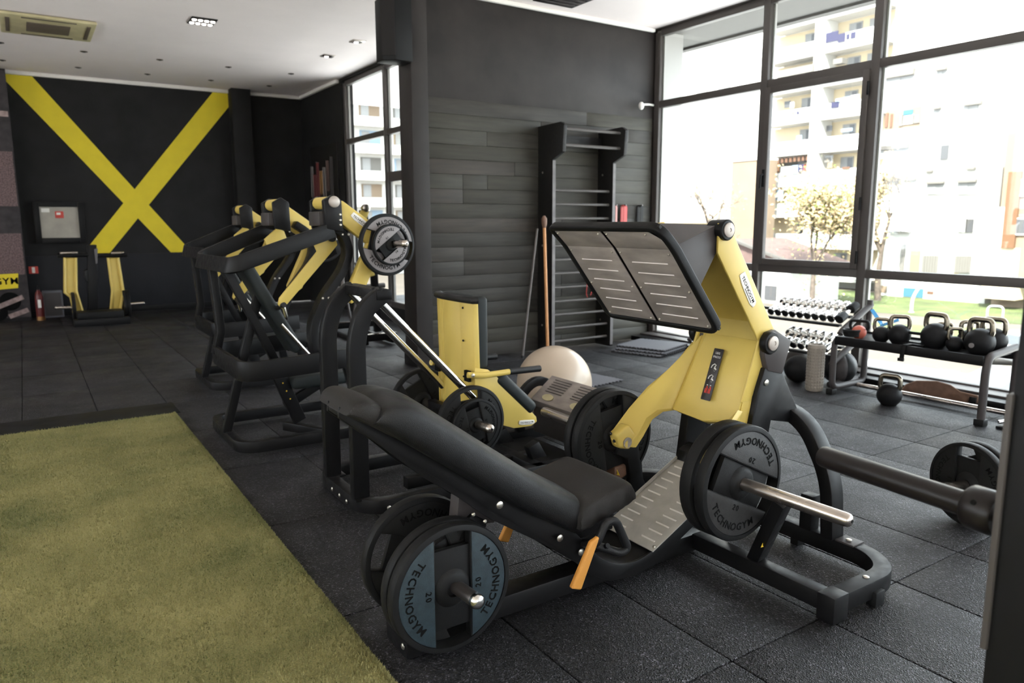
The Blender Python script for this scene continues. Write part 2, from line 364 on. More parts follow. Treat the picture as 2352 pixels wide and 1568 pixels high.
# ---- walls
wall_back = struct('wall_back', MB().box((-6, YB, 0), (XF+.3, YB+.2, CEIL)), 'wall_black')
struct('dado_panel', MB().box((-.6, YB-.035, 0), (3.2, YB, .965)), 'dado', .004, wall_back)
struct('pilaster', MB().box((3.2, YB-.27, 0), (3.52, YB, CEIL)), 'wall_black', .004, wall_back)
struct('baseboard', MB().box((-.6, YB-.055, 0), (3.2, YB-.035, .09)), 'black_plastic', .004, wall_back)
wlm = MB(); wlm.box((-6.2, -7, 0), (-6, YB+.2, .6)); wlm.box((-6.2, -7, 3.5), (-6, YB+.2, CEIL)); wlm.box((-6.2, 11.5, .6), (-6, YB+.2, 3.5))
for k in range(7): wlm.box((-6.2, -7+k*3.05, .6), (-6, -5.02+k*3.05, 3.5))  # gaps between the piers are unseen openings, added for fill from this side
wl = struct('wall_left', wlm, 'wall_white')
# rear wall behind the viewpoint: white, unseen, its tall openings added for fill daylight
wr = MB(); wr.box((-6, -7.2, 0), (XW, -7, .5)); wr.box((-6, -7.2, 3.4), (XW, -7, CEIL))
for k in range(6): wr.box((-6+k*2.42, -7.2, .5), (-4.45+k*2.42, -7, 3.4))
struct('wall_rear', wr, 'wall_white')
# far-room window wall at XF
wf = MB(); wf.box((XF, 11.83, 0), (XF+.2, YB+.2, CEIL)); wf.box((XF, 7.02, 0), (XF+.2, 11.83, .22)); wf.box((XF, 7.02, 3.70), (XF+.2, 11.83, CEIL))
struct('wall_right_far', wf, 'wall_black')
# partition: dark plaster above, stained planks below
wall_part = struct('wall_partition', MB().box((3.43, YP+.022, 0), (XW+.3, YP+.2, CEIL)), 'wall_dark_plaster')
struct('upper_panel', MB().box((3.43, YP+.004, 2.705), (XW-.02, YP+.022, CEIL)), 'wall_dark_plaster', .002, wall_part)
z = 0.
for r in range(18):
    hgt = .1503; x = 3.43; cut = [3.43]+sorted(random.sample([3.9, 4.2, 4.55, 4.9, 5.2, 5.55, 5.9, 6.2], random.choice([1, 1, 2])))+[XW-.02]
    for a, b in zip(cut, cut[1:]):
        d = random.uniform(0, .004)
        MB().box((a+.0012, YP-d, z+.0012), (b-.0012, YP+.022, z+hgt-.0012)).build('plank', 'plank_%d' % random.randrange(5), wall_part, .0022)
    z += hgt
column = struct('trim_1', MB().box((3.25, 6.70, 0), (3.43, 6.985, CEIL)), 'wall_dark_plaster', .006)
MB().box((3.235, 6.685, 0), (3.25, 6.99, .12)).build('skirting', 'wood_black', column, .004)
for s in ((3.40, 1.35, .06), (3.36, .9, .05)): pass

# ---- window wall
def window(name, X, cols, zs, depth=.09, mw=.085, opening=None, top=None):
    root = thing(name, None, None, (X, cols[0], 0), kind='structure')
    y0, y1 = cols[0], cols[-1]
    for i, y in enumerate(cols): MB().box((X, y-mw/2, zs[0]), (X+depth, y+mw/2, zs[-1])).build('mullion', 'frame_metal', root, .003)
    for zc in zs:
        for a, b in zip(cols, cols[1:]): MB().box((X+.006, a+mw/2, zc-.04), (X+depth-.006, b-mw/2, zc+.04)).build('transom', 'frame_metal', root, .003)
    for a, b in zip(cols, cols[1:]):
        for c, d in zip(zs, zs[1:]):
            MB().box((X+.045, a+mw/2, c+.04), (X+.051, b-mw/2, d-.04)).build('pane', 'window_glass', root)
            # thin pale outer bead on the far jamb
            MB().box((X+.055, b-mw/2-.018, c+.04), (X+.085, b-mw/2, d-.04)).build('glazing_bead', 'frame_light', root)
    return root
win1 = window('window_1', XW, [-6.9, -4.6, -2.3, 0, 2.55, 4.035, 5.255, 6.83], [.05, .968, 2.868, 3.70])
# opening sash in the bay next to the partition end
ya, yb, za, zb = 4.035+.0425, 5.255-.0425, .968+.04, 2.868-.04; s_ = .062
sash = MB()
for lo, hi in (((XW-.022, ya, za), (XW+.03, ya+s_, zb)), ((XW-.022, yb-s_, za), (XW+.03, yb, zb)), ((XW-.022, ya+s_, za), (XW+.03, yb-s_, za+s_)), ((XW-.022, ya+s_, zb-s_), (XW+.03, yb-s_, zb))): sash.box(lo, hi)
sash = sash.build('sash_frame', 'frame_metal', win1, .004)
for zc in (1.12, 1.62, 2.66): MB().lathe([(.011, -.06), (.011, .06)], (XW-.028, ya-.004, zc), (0, 0, 1), 10).build('hinge', 'black_plastic', win1)
hd = MB().box((XW-.035, yb-.045, 1.82), (XW-.02, yb-.015, 2.0)); hd.tube([(XW-.03, yb-.03, 1.95), (XW-.07, yb-.03, 1.94), (XW-.075, yb-.03, 1.80)], .011, 8)
hd.build('window_handle', 'black_plastic', win1, .002)
MB().box((6.27, -6.9, 0), (XW, 6.83, .055)).build('sill_upstand', 'black_metal', win1, .006)
MB().box((6.42, -6.9, .055), (XW, 6.83, .075)).build('sill_ledge', 'frame_metal', win1, .004)
# wall strip over the windows
struct('trim_2', MB().box((XW-.03, -7, 3.735), (XW+.2, YP, CEIL)), 'frame_metal')
win2 = window('window_2', XF+.03, [7.02, 8.7, 10.235, 11.80], [.26, 2.755, 3.67], mw=.075)
MB().box((XF+.05, 8.74, 2.05), (XF+.12, 10.2, 2.19)).build('transom', 'frame_metal', win2, .003)
# outside soffit fascia over the windows (the slab of the ceiling runs out as an overhang)
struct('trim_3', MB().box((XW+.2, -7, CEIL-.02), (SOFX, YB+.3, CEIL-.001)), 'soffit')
struct('trim_5', MB().box((SOFX, -7, CEIL-.05), (SOFX+.12, YB+.3, CEIL+.3)), 'roof_edge')
# outer end wall beyond the partition so that the corner pier shows beside the glass
struct('trim_4', MB().box((XW+.05, YP-.045, -4.3), (XW+.42, YP+.2, CEIL)), 'frame_light')
struct('wall_right', MB().box((XW, -7, -4.3), (XW+.3, YP+.2, .02)), 'wall_white')

# ---- ceiling fittings
ac = thing('ceiling_cassette', 'yellowed ceiling air conditioner cassette near the back left', 'air conditioner', (.46, 10.5, CEIL))
MB().prism([(0-.0, 10.06, CEIL-.005), (.93, 10.06, CEIL-.005), (.93, 11.03, CEIL-.005), (0, 11.03, CEIL-.005)], (0, 0, -.035)).build('cover_panel', 'aged_plastic', ac, .012)
g = MB()
MB().box((.25, 10.32, CEIL-.05), (.68, 10.77, CEIL-.038)).build('intake_grille', 'grille_dark', ac, .004)
for (a, b, c, d) in ((.05, 10.2, .09, 10.9), (.84, 10.2, .88, 10.9), (.2, 10.11, .73, 10.15), (.2, 10.94, .73, 10.98)):
    MB().box((a, b, CEIL-.046), (c, d, CEIL-.038)).build('air_slot', 'grille_dark', ac, .002)
lt = thing('ceiling_spotlight', 'rectangular black ceiling panel with eight small round spots', 'ceiling light', (1.93, 9.39, CEIL))
MB().box((1.80, 9.235, CEIL-.012), (2.075, 9.55, CEIL+.0)).build('housing', 'black_plastic', lt, .003)
for i in range(4):
    for j in range(2): MB().lathe([(.026, 0), (.026, -.006), (.02, -.014), (.006, -.016)], (1.838+.066*i, 9.315+.155*j, CEIL-.012), (0, 0, 1), 14).build('spot', 'spot_lit', lt)
for i, (x, y, lb) in enumerate(((3.757, 10.35, 'square recessed ceiling spot nearer the far window corner'), (3.795, 9.35, 'square recessed ceiling spot nearer the black loudspeaker'))):
    t = thing('recessed_spot', lb, 'ceiling light', (x, y, CEIL), 'square recessed spots')
    MB().box((x-.085, y-.085, CEIL-.008), (x+.085, y+.085, CEIL)).build('bezel', 'steel', t, .003)
    MB().lathe([(.06, 0), (.06, -.004)], (x, y, CEIL-.008), (0, 0, 1), 18).build('recess', 'black_plastic', t)
    MB().lathe([(.03, 0), (.025, -.012), (.006, -.014)], (x-.02, y, CEIL-.012), (0, 0, 1), 14).build('bulb', 'spot_lit', t)
rows = {11.85: 'row nearer the room', 13.07: 'row nearer the back wall'}
nth = ['leftmost', 'second from the left', 'middle', 'fourth from the left', 'rightmost']
for y, rn in rows.items():
    for i in range(5):
        x = -.02+.93*i
        t = thing('ceiling_downlight', 'tiny dark ceiling downlight, %s of the %s' % (nth[i], rn), 'downlight', (x, y, CEIL), 'small dark downlights by the back wall')
        MB().lathe([(.045, 0), (.045, -.006), (.03, -.008)], (x, y, CEIL), (0, 0, 1), 14).build('bezel', 'grille_dark', t)
        MB().lathe([(.026, 0), (.018, -.006)], (x, y, CEIL-.008), (0, 0, 1), 10).build('lens', 'black_plastic', t)
t = thing('ceiling_hatch', 'dark square ceiling vent above the plank wall at the top edge', 'vent', (4.95, 6.3, CEIL))
MB().box((4.62, 6.02, CEIL-.03), (5.13, 6.63, CEIL)).build('frame', 'black_plastic', t, .004)
for i in range(6): MB().box((4.66, 6.07+.09*i, CEIL-.04), (5.09, 6.12+.09*i, CEIL-.03)).build('slat', 'dark_grey_metal', t, .003)
# loudspeaker on the column
t = thing('loudspeaker', 'black loudspeaker mounted high on the column', 'loudspeaker', (3.1, 6.7, 2.96))
MB().prism([(2.965, 6.70, 2.96), (3.06, 6.62, 2.96), (3.235, 6.62, 2.96), (3.235, 6.86, 2.96), (2.965, 6.86, 2.96)], (0, 0, .56)).build('cabinet', 'black_plastic', t, .008)
MB().prism([(2.958, 6.705, 3.0), (3.058, 6.620, 3.0), (3.052, 6.612, 3.0), (2.950, 6.697, 3.0)], (0, 0, .50)).build('grille', 'speaker_cloth', t, .002)
MB().box((3.235, 6.72, 3.1), (3.25, 6.82, 3.35)).build('wall_bracket', 'black_metal', t)
# movement sensor on its bracket
t = thing('motion_sensor', 'small white motion sensor on an arm beside the tall window', 'sensor', (6.34, YP, 2.83))
MB().ball((6.325, 6.80, 2.83), .04, 16, 10, (.9, .8, 1.15)).build('head', 'sign_white', t)
MB().tube([(6.345, 6.82, 2.85), (6.50, 6.845, 2.865), (6.58, 6.86, 2.865)], .012, 8).build('arm', 'sign_white', t)

# ---- back wall fittings
def on_back(poly, d0, d1, name, m, parent, bev=0.): return MB().prism([(p[0], YB-d0, p[1]) for p in poly], (0, -(d1-d0), 0)).build(name, m, parent, bev)
xw = thing('wall_emblem', 'giant yellow X of two crossed bands on the black back wall', 'wall sign', (1.65, YB, .96))
# band falling from top left to bottom right, band rising from bottom left to top right (cut off square by ceiling and column)
on_back([(.0, 3.72), (.31, 3.72), (2.43, .97), (2.10, .97), (.0, 3.58)], .0, .012, 'band', 'yellow_wall', xw)
on_back([(.93, .97), (1.16, .97), (3.2, 3.46), (3.2, 3.72), (2.98, 3.72), (.88, 1.10)], .012, .016, 'band', 'yellow_wall', xw)
hc = thing('fire_hose_cabinet', 'black framed fire hose cabinet with a grey glass door', 'cabinet', (.5, YB, 1.2))
for lo, hi in (((.17, 1.16), (.25, 1.80)), ((.77, 1.16), (.85, 1.80)), ((.25, 1.16), (.77, 1.24)), ((.25, 1.725), (.77, 1.80))):
    MB().box((lo[0], YB-.09, lo[1]), (hi[0], YB, hi[1])).build('frame_bar', 'black_metal', hc, .006)
MB().box((.25, YB-.05, 1.24), (.77, YB-.02, 1.725)).build('door_glass', 'hose_glass', hc)
MB().box((.275, YB-.054, 1.64), (.385, YB-.05, 1.70)).build('sticker', 'sign_white', hc)
MB().box((.455, YB-.056, 1.55), (.57, YB-.05, 1.655)).build('sticker', 'red_print', hc)
MB().box((.475, YB-.060, 1.60), (.53, YB-.056, 1.635)).build('pictogram', 'sign_white', hc)
sg = thing('fire_sign', 'small red and white fire sign above the extinguisher', 'sign', (.09, YB, .69))
MB().box((.028, YB-.05, .69), (.155, YB-.036, .80)).build('board', 'red_print', sg, .001)
MB().box((.072, YB-.054, .70), (.112, YB-.05, .79)).build('pictogram', 'sign_white', sg)
ex = thing('fire_extinguisher', 'dark red fire extinguisher standing beside the printed banner', 'extinguisher', (.12, 13.35, 0))
MB().lathe([(.05, .02), (.055, .06), (.055, .36), (.042, .42), (.022, .45), (.022, .47)], (.12, 13.35, 0), (0, 0, 1), 20).build('cylinder', 'fire_red', ex)
MB().lathe([(.058, 0), (.058, .06)], (.12, 13.35, 0), (0, 0, 1), 20).build('base_ring', 'brass', ex)
b_ = MB().box((.105, 13.29, .47), (.135, 13.41, .50)); b_.box((.11, 13.27, .51), (.13, 13.40, .525)); b_.build('valve_handle', 'black_plastic', ex, .003)
MB().tube(fillet([(.12, 13.40, .48), (.12, 13.46, .46), (.06, 13.44, .2)], .05), .012, 8).build('hose', 'black_plastic', ex)
MB().box((.10, 13.27, .2), (.14, 13.276, .32)).build('data_label', 'sign_white', ex)
ub = thing('utility_box', 'dark grey box standing against the back wall behind the extinguisher', 'box', (.30, 13.7, 0))
MB().box((.17, 13.64, 0), (.44, 13.81, .42)).build('body', 'mat_foam', ub, .008)
MB().box((.19, 13.632, .03), (.42, 13.64, .39)).build('front_cover', 'dark_grey_metal', ub, .004)
# printed banner on the short wall at the left edge
wb = struct('wall_side', MB().box((-2.5, 13.5, 0), (.0, 13.86, 3.70)), 'wall_black')
bn = thing('printed_banner', 'tall printed banner with knit pattern, black plates and a yellow lettered label', 'banner', (-.4, 13.5, .05))
def band(z0, z1, m, nm, x1=-.002, x0=-1.1): MB().box((x0, 13.488, z0), (x1, 13.497, z1)).build(nm, m, bn)
band(.05, 3.68, 'poster_dark', 'banner_cloth'); 
for z0, z1, m, nm in ((1.72, 2.52, 'poster_knit', 'knit_print'), (.70, 1.32, 'poster_knit', 'knit_print'), (3.02, 3.10, 'poster_light', 'light_band')):
    MB().box((-1.09, 13.482, z0), (-.02, 13.488, z1)).build(nm, m, bn)
MB().prism([(-1.09, 13.480, .44), (-.13, 13.480, .50), (-.11, 13.480, .72), (-1.09, 13.480, .70)], (0, .008, 0)).build('label_patch', 'yellow_wall', bn)
tl = MB(); text_line(tl, 'GYM', (-.27, 13.476, .61), (1, 0, 0), (0, 0, 1), .135); tl.build('lettering', 'letter_black', bn)
for cx, cz, r in ((-.62, .26, .16), (-.25, .30, .14), (-.42, .14, .13)):
    MB().lathe([(r, 0), (r, .003)], (cx, 13.482, cz), (0, -1, 0), 20).build('plate_print', 'letter_black', bn)
for (x0, z0, x1, z1) in ((-.42, .22, -.08, .36), (-.75, .1, -.4, .2), (-.28, .07, -.03, .16)):
    d = V((x1-x0, 0, z1-z0)).normalized(); q = V((-d.z, 0, d.x))*.035
    MB().prism([V((x0, 13.478, z0))-q, V((x1, 13.478, z1))-q, V((x1, 13.478, z1))+q, V((x0, 13.478, z0))+q], (0, .004, 0)).build('bar_print', 'poster_light', bn)
# boards with hanging bands on the far side wall
bd = thing('band_rack', 'dark wall board hung with coloured bands beside the far window', 'wall rack', (XF, 12.7, 1.7))
MB().box((XF-.03, 12.05, 1.66), (XF, 13.4, 2.78)).build('backboard', 'wood_black', bd, .004)
for i, (y, z0, z1, m) in enumerate(((12.25, 1.75, 2.55, 'dark_grey_metal'), (12.45, 2.0, 2.5, 'band_dull'), (12.62, 1.8, 2.4, 'steel_dark'), (12.78, 1.95, 2.35, 'brass'), (12.95, 1.85, 2.5, 'band_red'), (13.12, 1.75, 2.3, 'band_red'), (13.25, 1.9, 2.45, 'steel_dark'))):
    MB().tube(fillet([(XF-.06, y-.035, z1), (XF-.06, y-.05, z0), (XF-.06, y+.05, z0), (XF-.06, y+.035, z1)], .05), .014, 8, closed=True).build('hanging_band', m, bd)
    MB().tube([(XF, y, z1), (XF-.09, y, z1+.01)], .008, 6).build('hook', 'steel', bd)
# ================================================================== WEIGHT PLATES
_plate_cache = {}
def plate_meshes(r, th, inlay, kg):
    key = (round(r, 3), round(th, 3), inlay, kg)
    if key in _plate_cache: return _plate_cache[key]
    R_ = r; s = r/.225; h = th/2
    # local frame: disc in XZ, shown face towards -Y
    rim = MB().lathe([(R_*.905, -h), (R_*.925, -h), (R_*.985, -h+.004*s), (R_, -h+.010*s), (R_, h-.010*s), (R_*.985, h-.004*s), (R_*.925, h), (R_*.905, h)], (0, 0, 0), (0, 1, 0), 56, closed=True)
    hb = .30*R_; ri = R_*.912; body = MB(); face = MB(); fi = R_*.895
    for sg in (-1, 1):
        def seg(rr, hh, inset):
            a0 = math.asin((hh)/rr) if hh < rr else 1.5; x0 = hh+inset
            n = 22; a1 = math.acos(min(1, x0/rr)); pts = [(sg*math.cos(a)*rr, math.sin(a)*rr) for a in [(-a1+2*a1*i/n) for i in range(n+1)]]
            return pts
        p = seg(ri, hb, 0); body.prism([(x, -h*.80, z) for x, z in p], (0, h*1.6, 0))
        p = seg(fi, hb, .004*s); face.prism([(x, -h*.80-.0025*s, z) for x, z in p], (0, .003*s, 0)); face.prism([(x, h*.80-.0005*s, z) for x, z in p], (0, .003*s, 0))
    # central web between the two grip slots, with its shoulders
    wb = [(-hb, -.63*R_), (hb, -.63*R_), (hb, .63*R_), (-hb, .63*R_)]
    body.prism([(x, -h*.42, z) for x, z in wb], (0, h*.84, 0))
    hub = MB().lathe([(.026, -h*1.02), (.040*s+.008, -h*1.02), (.050*s+.008, -h*.8), (.064*s+.004, -h*.4), (.064*s+.004, h*.4), (.050*s+.008, h*.8), (.040*s+.008, h*1.02), (.026, h*1.02)], (0, 0, 0), (0, 1, 0), 28, closed=True)
    lt = MB()
    def arc(text, rad, size, ang0):
        W = [GW.get(c, .58) for c in text]; gap = .10; tot = sum(W)+gap*(len(W)-1); x = -tot/2
        for c, wd in zip(text, W):
            a = ang0+(x+wd/2)*size/rad; er = V((math.cos(a), 0, math.sin(a))); up = -er; ux = V((-math.sin(a), 0, math.cos(a)))
            vs, fs = glyph(c); o = er*(rad)
            lt.add([o+ux*p.x*size+up*(p.y-.35)*size+V((0, -1, 0))*(h*.80+.0025*s+.001+max(0, p.z)*.05) for p in vs], fs); x += wd+gap
    for a0 in (0, math.pi):
        arc('TECHNOGYM', R_*.735, .040*s, a0); arc(kg, R_*.42, .030*s, a0)
    res = {}
    for nm, mb, m, bv in (('rim', rim, 'rubber_plate', 0), ('body', body, 'rubber_plate', .002), ('face_inlay', face, inlay, .0012), ('hub', hub, 'rubber_plate', 0), ('lettering', lt, 'letter_black', 0)):
        me = mb.data('plate_'+nm, bv); me.materials.append(M[m]); res[nm] = me
    _plate_cache[key] = res; return res
def weight_plate(center, label, r=.225, th=.05, rot=0., inlay='plate_inlay_dark', kg='20', group=None, axis=(0, -1, 0)):
    t = thing('weight_plate', label, 'weight plate', center, group)
    q = V((0, -1, 0)).rotation_difference(V(axis)).to_matrix().to_4x4() @ Matrix.Rotation(-rot, 4, 'Y')
    t.matrix_world = Matrix.Translation(V(center)) @ q
    for nm, me in plate_meshes(r, th, inlay, kg).items():
        o = place(me, nm, t)
        if nm == 'lettering': o['kind'] = 'stuff'
    return t

def bolt(root, p, axis, r=.009, name='bolt', m='bolt', L=.006):
    return MB().lathe([(r, 0), (r, L*.5), (r*.6, L), (r*.05, L*1.05)], p, axis, 12).build(name, m, root)
def horn(root, a, b, r=.0245, name='weight_horn', m='steel'):
    a, b = V(a), V(b); L = (b-a).length
    o = MB().lathe([(r, 0), (r, L-.02), (r*.93, L-.008), (r*.7, L-.001), (r*.3, L+.003)], a, b-a, 24).build(name, m, root)
    MB().lathe([(.006, L+.0015), (.006, L+.0045)], a, b-a, 10).build('horn_screw', 'black_metal', o)
    return o
def warn(root, o, ux, uy, s=.018):
    o, ux, uy = V(o), V(ux).normalized(), V(uy).normalized(); n = ux.cross(uy)
    st = MB().prism([o-ux*s, o+ux*s, o+uy*s*1.6], n*.001).build('warning_sticker', 'warning_yellow', root)
    MB().prism([o-ux*s*.12+uy*s*.3, o+ux*s*.12+uy*s*.3, o+ux*s*.12+uy*s*1.0, o-ux*s*.12+uy*s*1.0], n*.0016).build('sticker_mark', 'letter_black', st)
def logo_sign(root, o, ux, uy, L, text='TECHNOGYM', name='logo_plate'):
    """long white nameplate with stepped ends and black lettering"""
    o, ux, uy = V(o), V(ux).normalized(), V(uy).normalized(); n = ux.cross(uy); H = L*.29
    pts = [(-.5, .05), (-.47, .5), (-.1, .5), (.45, .36), (.5, .12), (.5, -.22), (.35, -.42), (-.02, -.42), (-.3, -.36), (-.5, -.2)]
    pl = MB().prism([o+ux*a*L+uy*b*H for a, b in pts], n*.003).build(name, 'sign_white', root, .0006)
    tl = MB(); text_line(tl, text, o+n*.003+uy*H*.06, ux, uy, L*.128, .03); tl.build('lettering', 'letter_black', pl)['kind'] = 'stuff'
    MB().prism([o+n*.003+ux*a*L+uy*b*H for a, b in ((-.1, -.27), (.35, -.27), (.35, -.21), (-.1, -.21))], n*.0006).build('underline', 'letter_black', pl)
    return pl

# ================================================================== LEG PRESS (long axis along X, centred on Y = YC)
YC = 2.19
lp = thing('leg_press', 'plate loaded leg press with a yellow swing arm and black frame in the foreground', 'gym machine', (1.6, YC, 0))
def P(x, dy, z): return V((x, YC+dy, z))
BM = 'black_metal'
# ground spine and feet
MB().box((.97, YC-.05, .012), (2.42, YC+.05, .092)).build('spine_beam', BM, lp, .006)
MB().prism([P(.955, -.085, .0), P(1.03, -.085, 0), P(1.03, -.085, .11), P(.975, -.085, .13), P(.955, -.085, .10)], (0, .17, 0)).build('front_foot', BM, lp, .004)
for z, x in ((.085, .953), (.04, .953)): bolt(lp, (x, YC-.06, z), (-1, 0, 0), .011)
for z in (.09, .045): bolt(lp, (.985, YC-.0865, z), (0, -1, 0), .010)
# front upright with storage horns
MB().prism([P(1.04, -.045, .09), P(1.20, -.045, .09), P(1.30, -.045, .40), P(1.24, -.045, .44), P(1.12, -.045, .36)], (0, .09, 0)).build('front_upright', BM, lp, .004)
horn(lp, P(1.11, -.04, .245), (1.125, 1.925, .245), .0245, m='steel_dark'); horn(lp, P(1.125, .04, .245), (1.125, 2.5, .245), .0245, m='steel_dark')
# polished end cap of the near storage horn
MB().lathe([(.026, 0), (.026, .012), (.022, .022), (.012, .028), (.002, .029)], (1.125, 1.935, .245), (0, -1, 0), 20).build('horn_cap', 'chrome', lp)
MB().prism([P(1.18, -.03, .40), P(1.34, -.03, .38), P(1.36, -.03, .50), P(1.20, -.03, .56)], (0, .06, 0)).build('pivot_bracket', 'dark_grey_metal', lp, .004)
# one long curved sheet beam: head end, back, bottom curve, ramp
path = [(.765, .882), (.86, .815), (1.585, .335), (1.66, .255), (1.74, .165), (1.83, .112), (1.93, .100), (2.02, .122), (2.10, .165), (2.47, .35)]
prof = fillet([V((x, 0, z)) for x, z in path], .05, 3)
for sg in (-1, 1):
    low = [V((.762, 0, .865)), V((.90, 0, .750)), V((1.01, 0, .645)), V((1.14, 0, .548)), V((1.26, 0, .447)), V((1.46, 0, .318)), V((1.62, 0, .20)), V((1.70, 0, .125)), V((1.80, 0, .072)), V((1.93, 0, .060)), V((2.04, 0, .08)), V((2.12, 0, .125)), V((2.49, 0, .315))]
    up = [p+V((0, 0, .018)) for p in prof]
    hwid = lambda x: .055+.095*min(1, max(0, (x-.78)/.62))
    pts = [p+V((0, YC+sg*hwid(p.x), 0)) for p in up]+[p+V((0, YC+sg*hwid(p.x), 0)) for p in reversed(low)]
    mb = MB(); n = len(up); vec = V((0, -sg*.012, 0))
    mb.prism(pts, vec); mb.build('side_cheek', BM, lp, .0025)
MB().loft([[p+V((0, YC-hwid(p.x)+.008, 0)), p+V((0, YC+hwid(p.x)-.008, 0)), p+V((0, YC+hwid(p.x)-.008, -.014)), p+V((0, YC-hwid(p.x)+.008, -.014))] for p in prof]).build('beam_sheet', BM, lp, .002)
for x, z in ((1.285, .50), (1.545, .315), (1.645, .235)): bolt(lp, (x, YC-.151, z), (0, -1, 0), .014)
for x, z in ((1.18, .49), (1.225, .455)): bolt(lp, (x, YC-.151, z), (0, -1, 0), .007)
# pads: swept rounded bolsters
def bolster(name, m, spine, half, thick, root, ends=(.06, .06), bx=(.42, .62), sec=24):
    """spine: list of (x,z) on the underside, pad rises along the local normal"""
    Pn = [V((x, 0, z)) for x, z in spine]; L = [0]
    for a, b in zip(Pn, Pn[1:]): L.append(L[-1]+(b-a).length)
    tot = L[-1]; rings = []; N_ = 34
    for i in range(N_+1):
        d = tot*(.5-.5*math.cos(math.pi*i/N_)); k = max(j for j in range(len(L)-1) if L[j] <= d+1e-9); f = (d-L[k])/(L[k+1]-L[k]); p = Pn[k].lerp(Pn[k+1], f)
        # smooth tangent
        e = .06; pa = d-e; pb = d+e
        def at(q):
            q = min(max(q, 0), tot); k = max(j for j in range(len(L)-1) if L[j] <= q+1e-9); return Pn[k].lerp(Pn[k+1], (q-L[k])/(L[k+1]-L[k]))
        t = (at(pb)-at(pa)).normalized(); nrm = V((-t.z, 0, t.x)); 
        if nrm.z < 0: nrm = -nrm
        g0 = min(1, d/ends[0]); g1 = min(1, (tot-d)/ends[1]); g = math.sqrt(max(0, 1-(1-g0)**2))*math.sqrt(max(0, 1-(1-g1)**2)); g = max(g, .03)
        th = thick*(.45+.55*g); hw = half*(.86+.14*g); ring = []
        for s in range(sec):
            a = 2*math.pi*s/sec; c, q = math.cos(a), math.sin(a); ex = bx[0]
            yy = math.copysign(abs(c)**ex, c)*hw; zz = math.copysign(abs(q)**bx[1], q)
            h = th*(.5+.5*zz); h *= 1-.12*(yy/hw)**2*(zz > 0)
            ring.append(p+nrm*h+V((0, YC+yy, 0)))
        rings.append(ring)
    return MB().loft(rings).build(name, m, root)
bolster('headrest_pad', 'upholstery_worn', [(.762, .884), (.83, .846), (.925, .785)], .150, .078, lp, (.05, .02), (.25, .5))
bolster('back_pad', 'upholstery', [(.835, .850), (1.0, .732), (1.2, .586), (1.4, .442), (1.630, .300)], .186, .140, lp, (.13, .06), (.32, .55))
# seat cushion with puckered side
def seat():
    B = [(1.615, .355), (1.83, .405)]; mb = MB(); rings = []
    for i in range(19):
        f = i/18; x = 1.600+.262*f; zt = .445+.052*f; zb = .325+.065*f; e = min(1, min(f, 1-f)/.16); e = math.sqrt(max(0, 1-(1-e)**2)); zt -= (1-e)*.05; zb += (1-e)*.02
        ring = []
        for s in range(28):
            a = 2*math.pi*s/28; c, q = math.cos(a), math.sin(a); yy = math.copysign(abs(c)**.30, c)*.205; zz = math.copysign(abs(q)**.34, q)
            pk = .007*math.sin(f*34+1.3*q)*abs(c)**6*(.5-.5*zz) + .004*math.sin(f*57+2)*abs(c)**6
            ring.append(P(x+.01*zz*0, yy+math.copysign(pk, c), (zt+zb)/2+(zt-zb)/2*zz))
        rings.append(ring)
    return mb.loft(rings).build('seat_pad', 'upholstery_worn', lp)
seat()
MB().box((1.62, YC-.12, .27), (1.83, YC+.12, .37)).build('seat_bracket', BM, lp, .006)
# side grips: bent black handle and orange lever, both sides
for sg in (-1, 1):
    y = sg*.24
    MB().tube(fillet([P(1.66, sg*.15, .265), P(1.645, y, .30), P(1.69, y, .378), P(1.735, y, .37), P(1.80, y, .245), P(1.76, y, .235), P(1.66, sg*.2, .28)], .028, 5), .0165, 12).build('hand_grip', 'upholstery', lp)
    MB().prism([P(1.612, y-.012, .318), P(1.658, y-.012, .336), P(1.570, y-.012, .146), P(1.524, y-.012, .164)], (0, .022, 0)).build('release_lever', 'orange_grip', lp, .008, seg=3)
    MB().tube([P(1.70, sg*.14, .22), P(1.70, y, .28)], .010, 8).build('grip_stem', BM, lp)
# ramp tread with pressed ridges
ux = V((.438, 0, .222)).normalized(); nz = V((-ux.z, 0, ux.x)); o = P(2.015, 0, .138)
rt = MB().prism([o+V((0, -.155, 0)), o+ux*.50+V((0, -.155, 0)), o+ux*.50+V((0, .155, 0)), o+V((0, .155, 0))], nz*.006).build('ramp_tread', 'tread_metal', lp, .002)
ridge = MB().loft([[V((-.004, 0, 0)), V((.004, 0, 0)), V((.0, 0, .006))], [V((-.004, .075, 0)), V((.004, .075, 0)), V((0, .075, .006))]]).data('ridge', 0); ridge.materials.append(M['ridge_highlight'])  # near-white colour stands in for highlights on the ridges
rq = Matrix((( ux.x, 0, nz.x), (0, 1, 0), (ux.z, 0, nz.z))).to_euler()
for i in range(10):
    for yy in (-.125, .05): place(ridge, 'ridge', rt, o+ux*(.045+.045*i)+nz*.006+V((0, yy, 0))-WL[rt], rq)
MB().prism([o+ux*.13+nz*.006+V((0, .149, 0)), o+ux*.50+nz*.006+V((0, .149, 0)), o+ux*.50+nz*.022+V((0, .149, 0)), o+ux*.13+nz*.022+V((0, .149, 0))], (0, .006, 0)).build('side_lip', 'tread_metal', lp, .002)
MB().prism([P(2.45, .10, .36), P(2.52, .10, .40), P(2.53, .10, .44), P(2.47, .10, .41)], (0, .06, 0)).build('ramp_bracket', BM, lp, .003)
for yy in (-.145, .145): bolt(lp, o+ux*.02+nz*.006+V((0, yy, 0)), nz, .006)
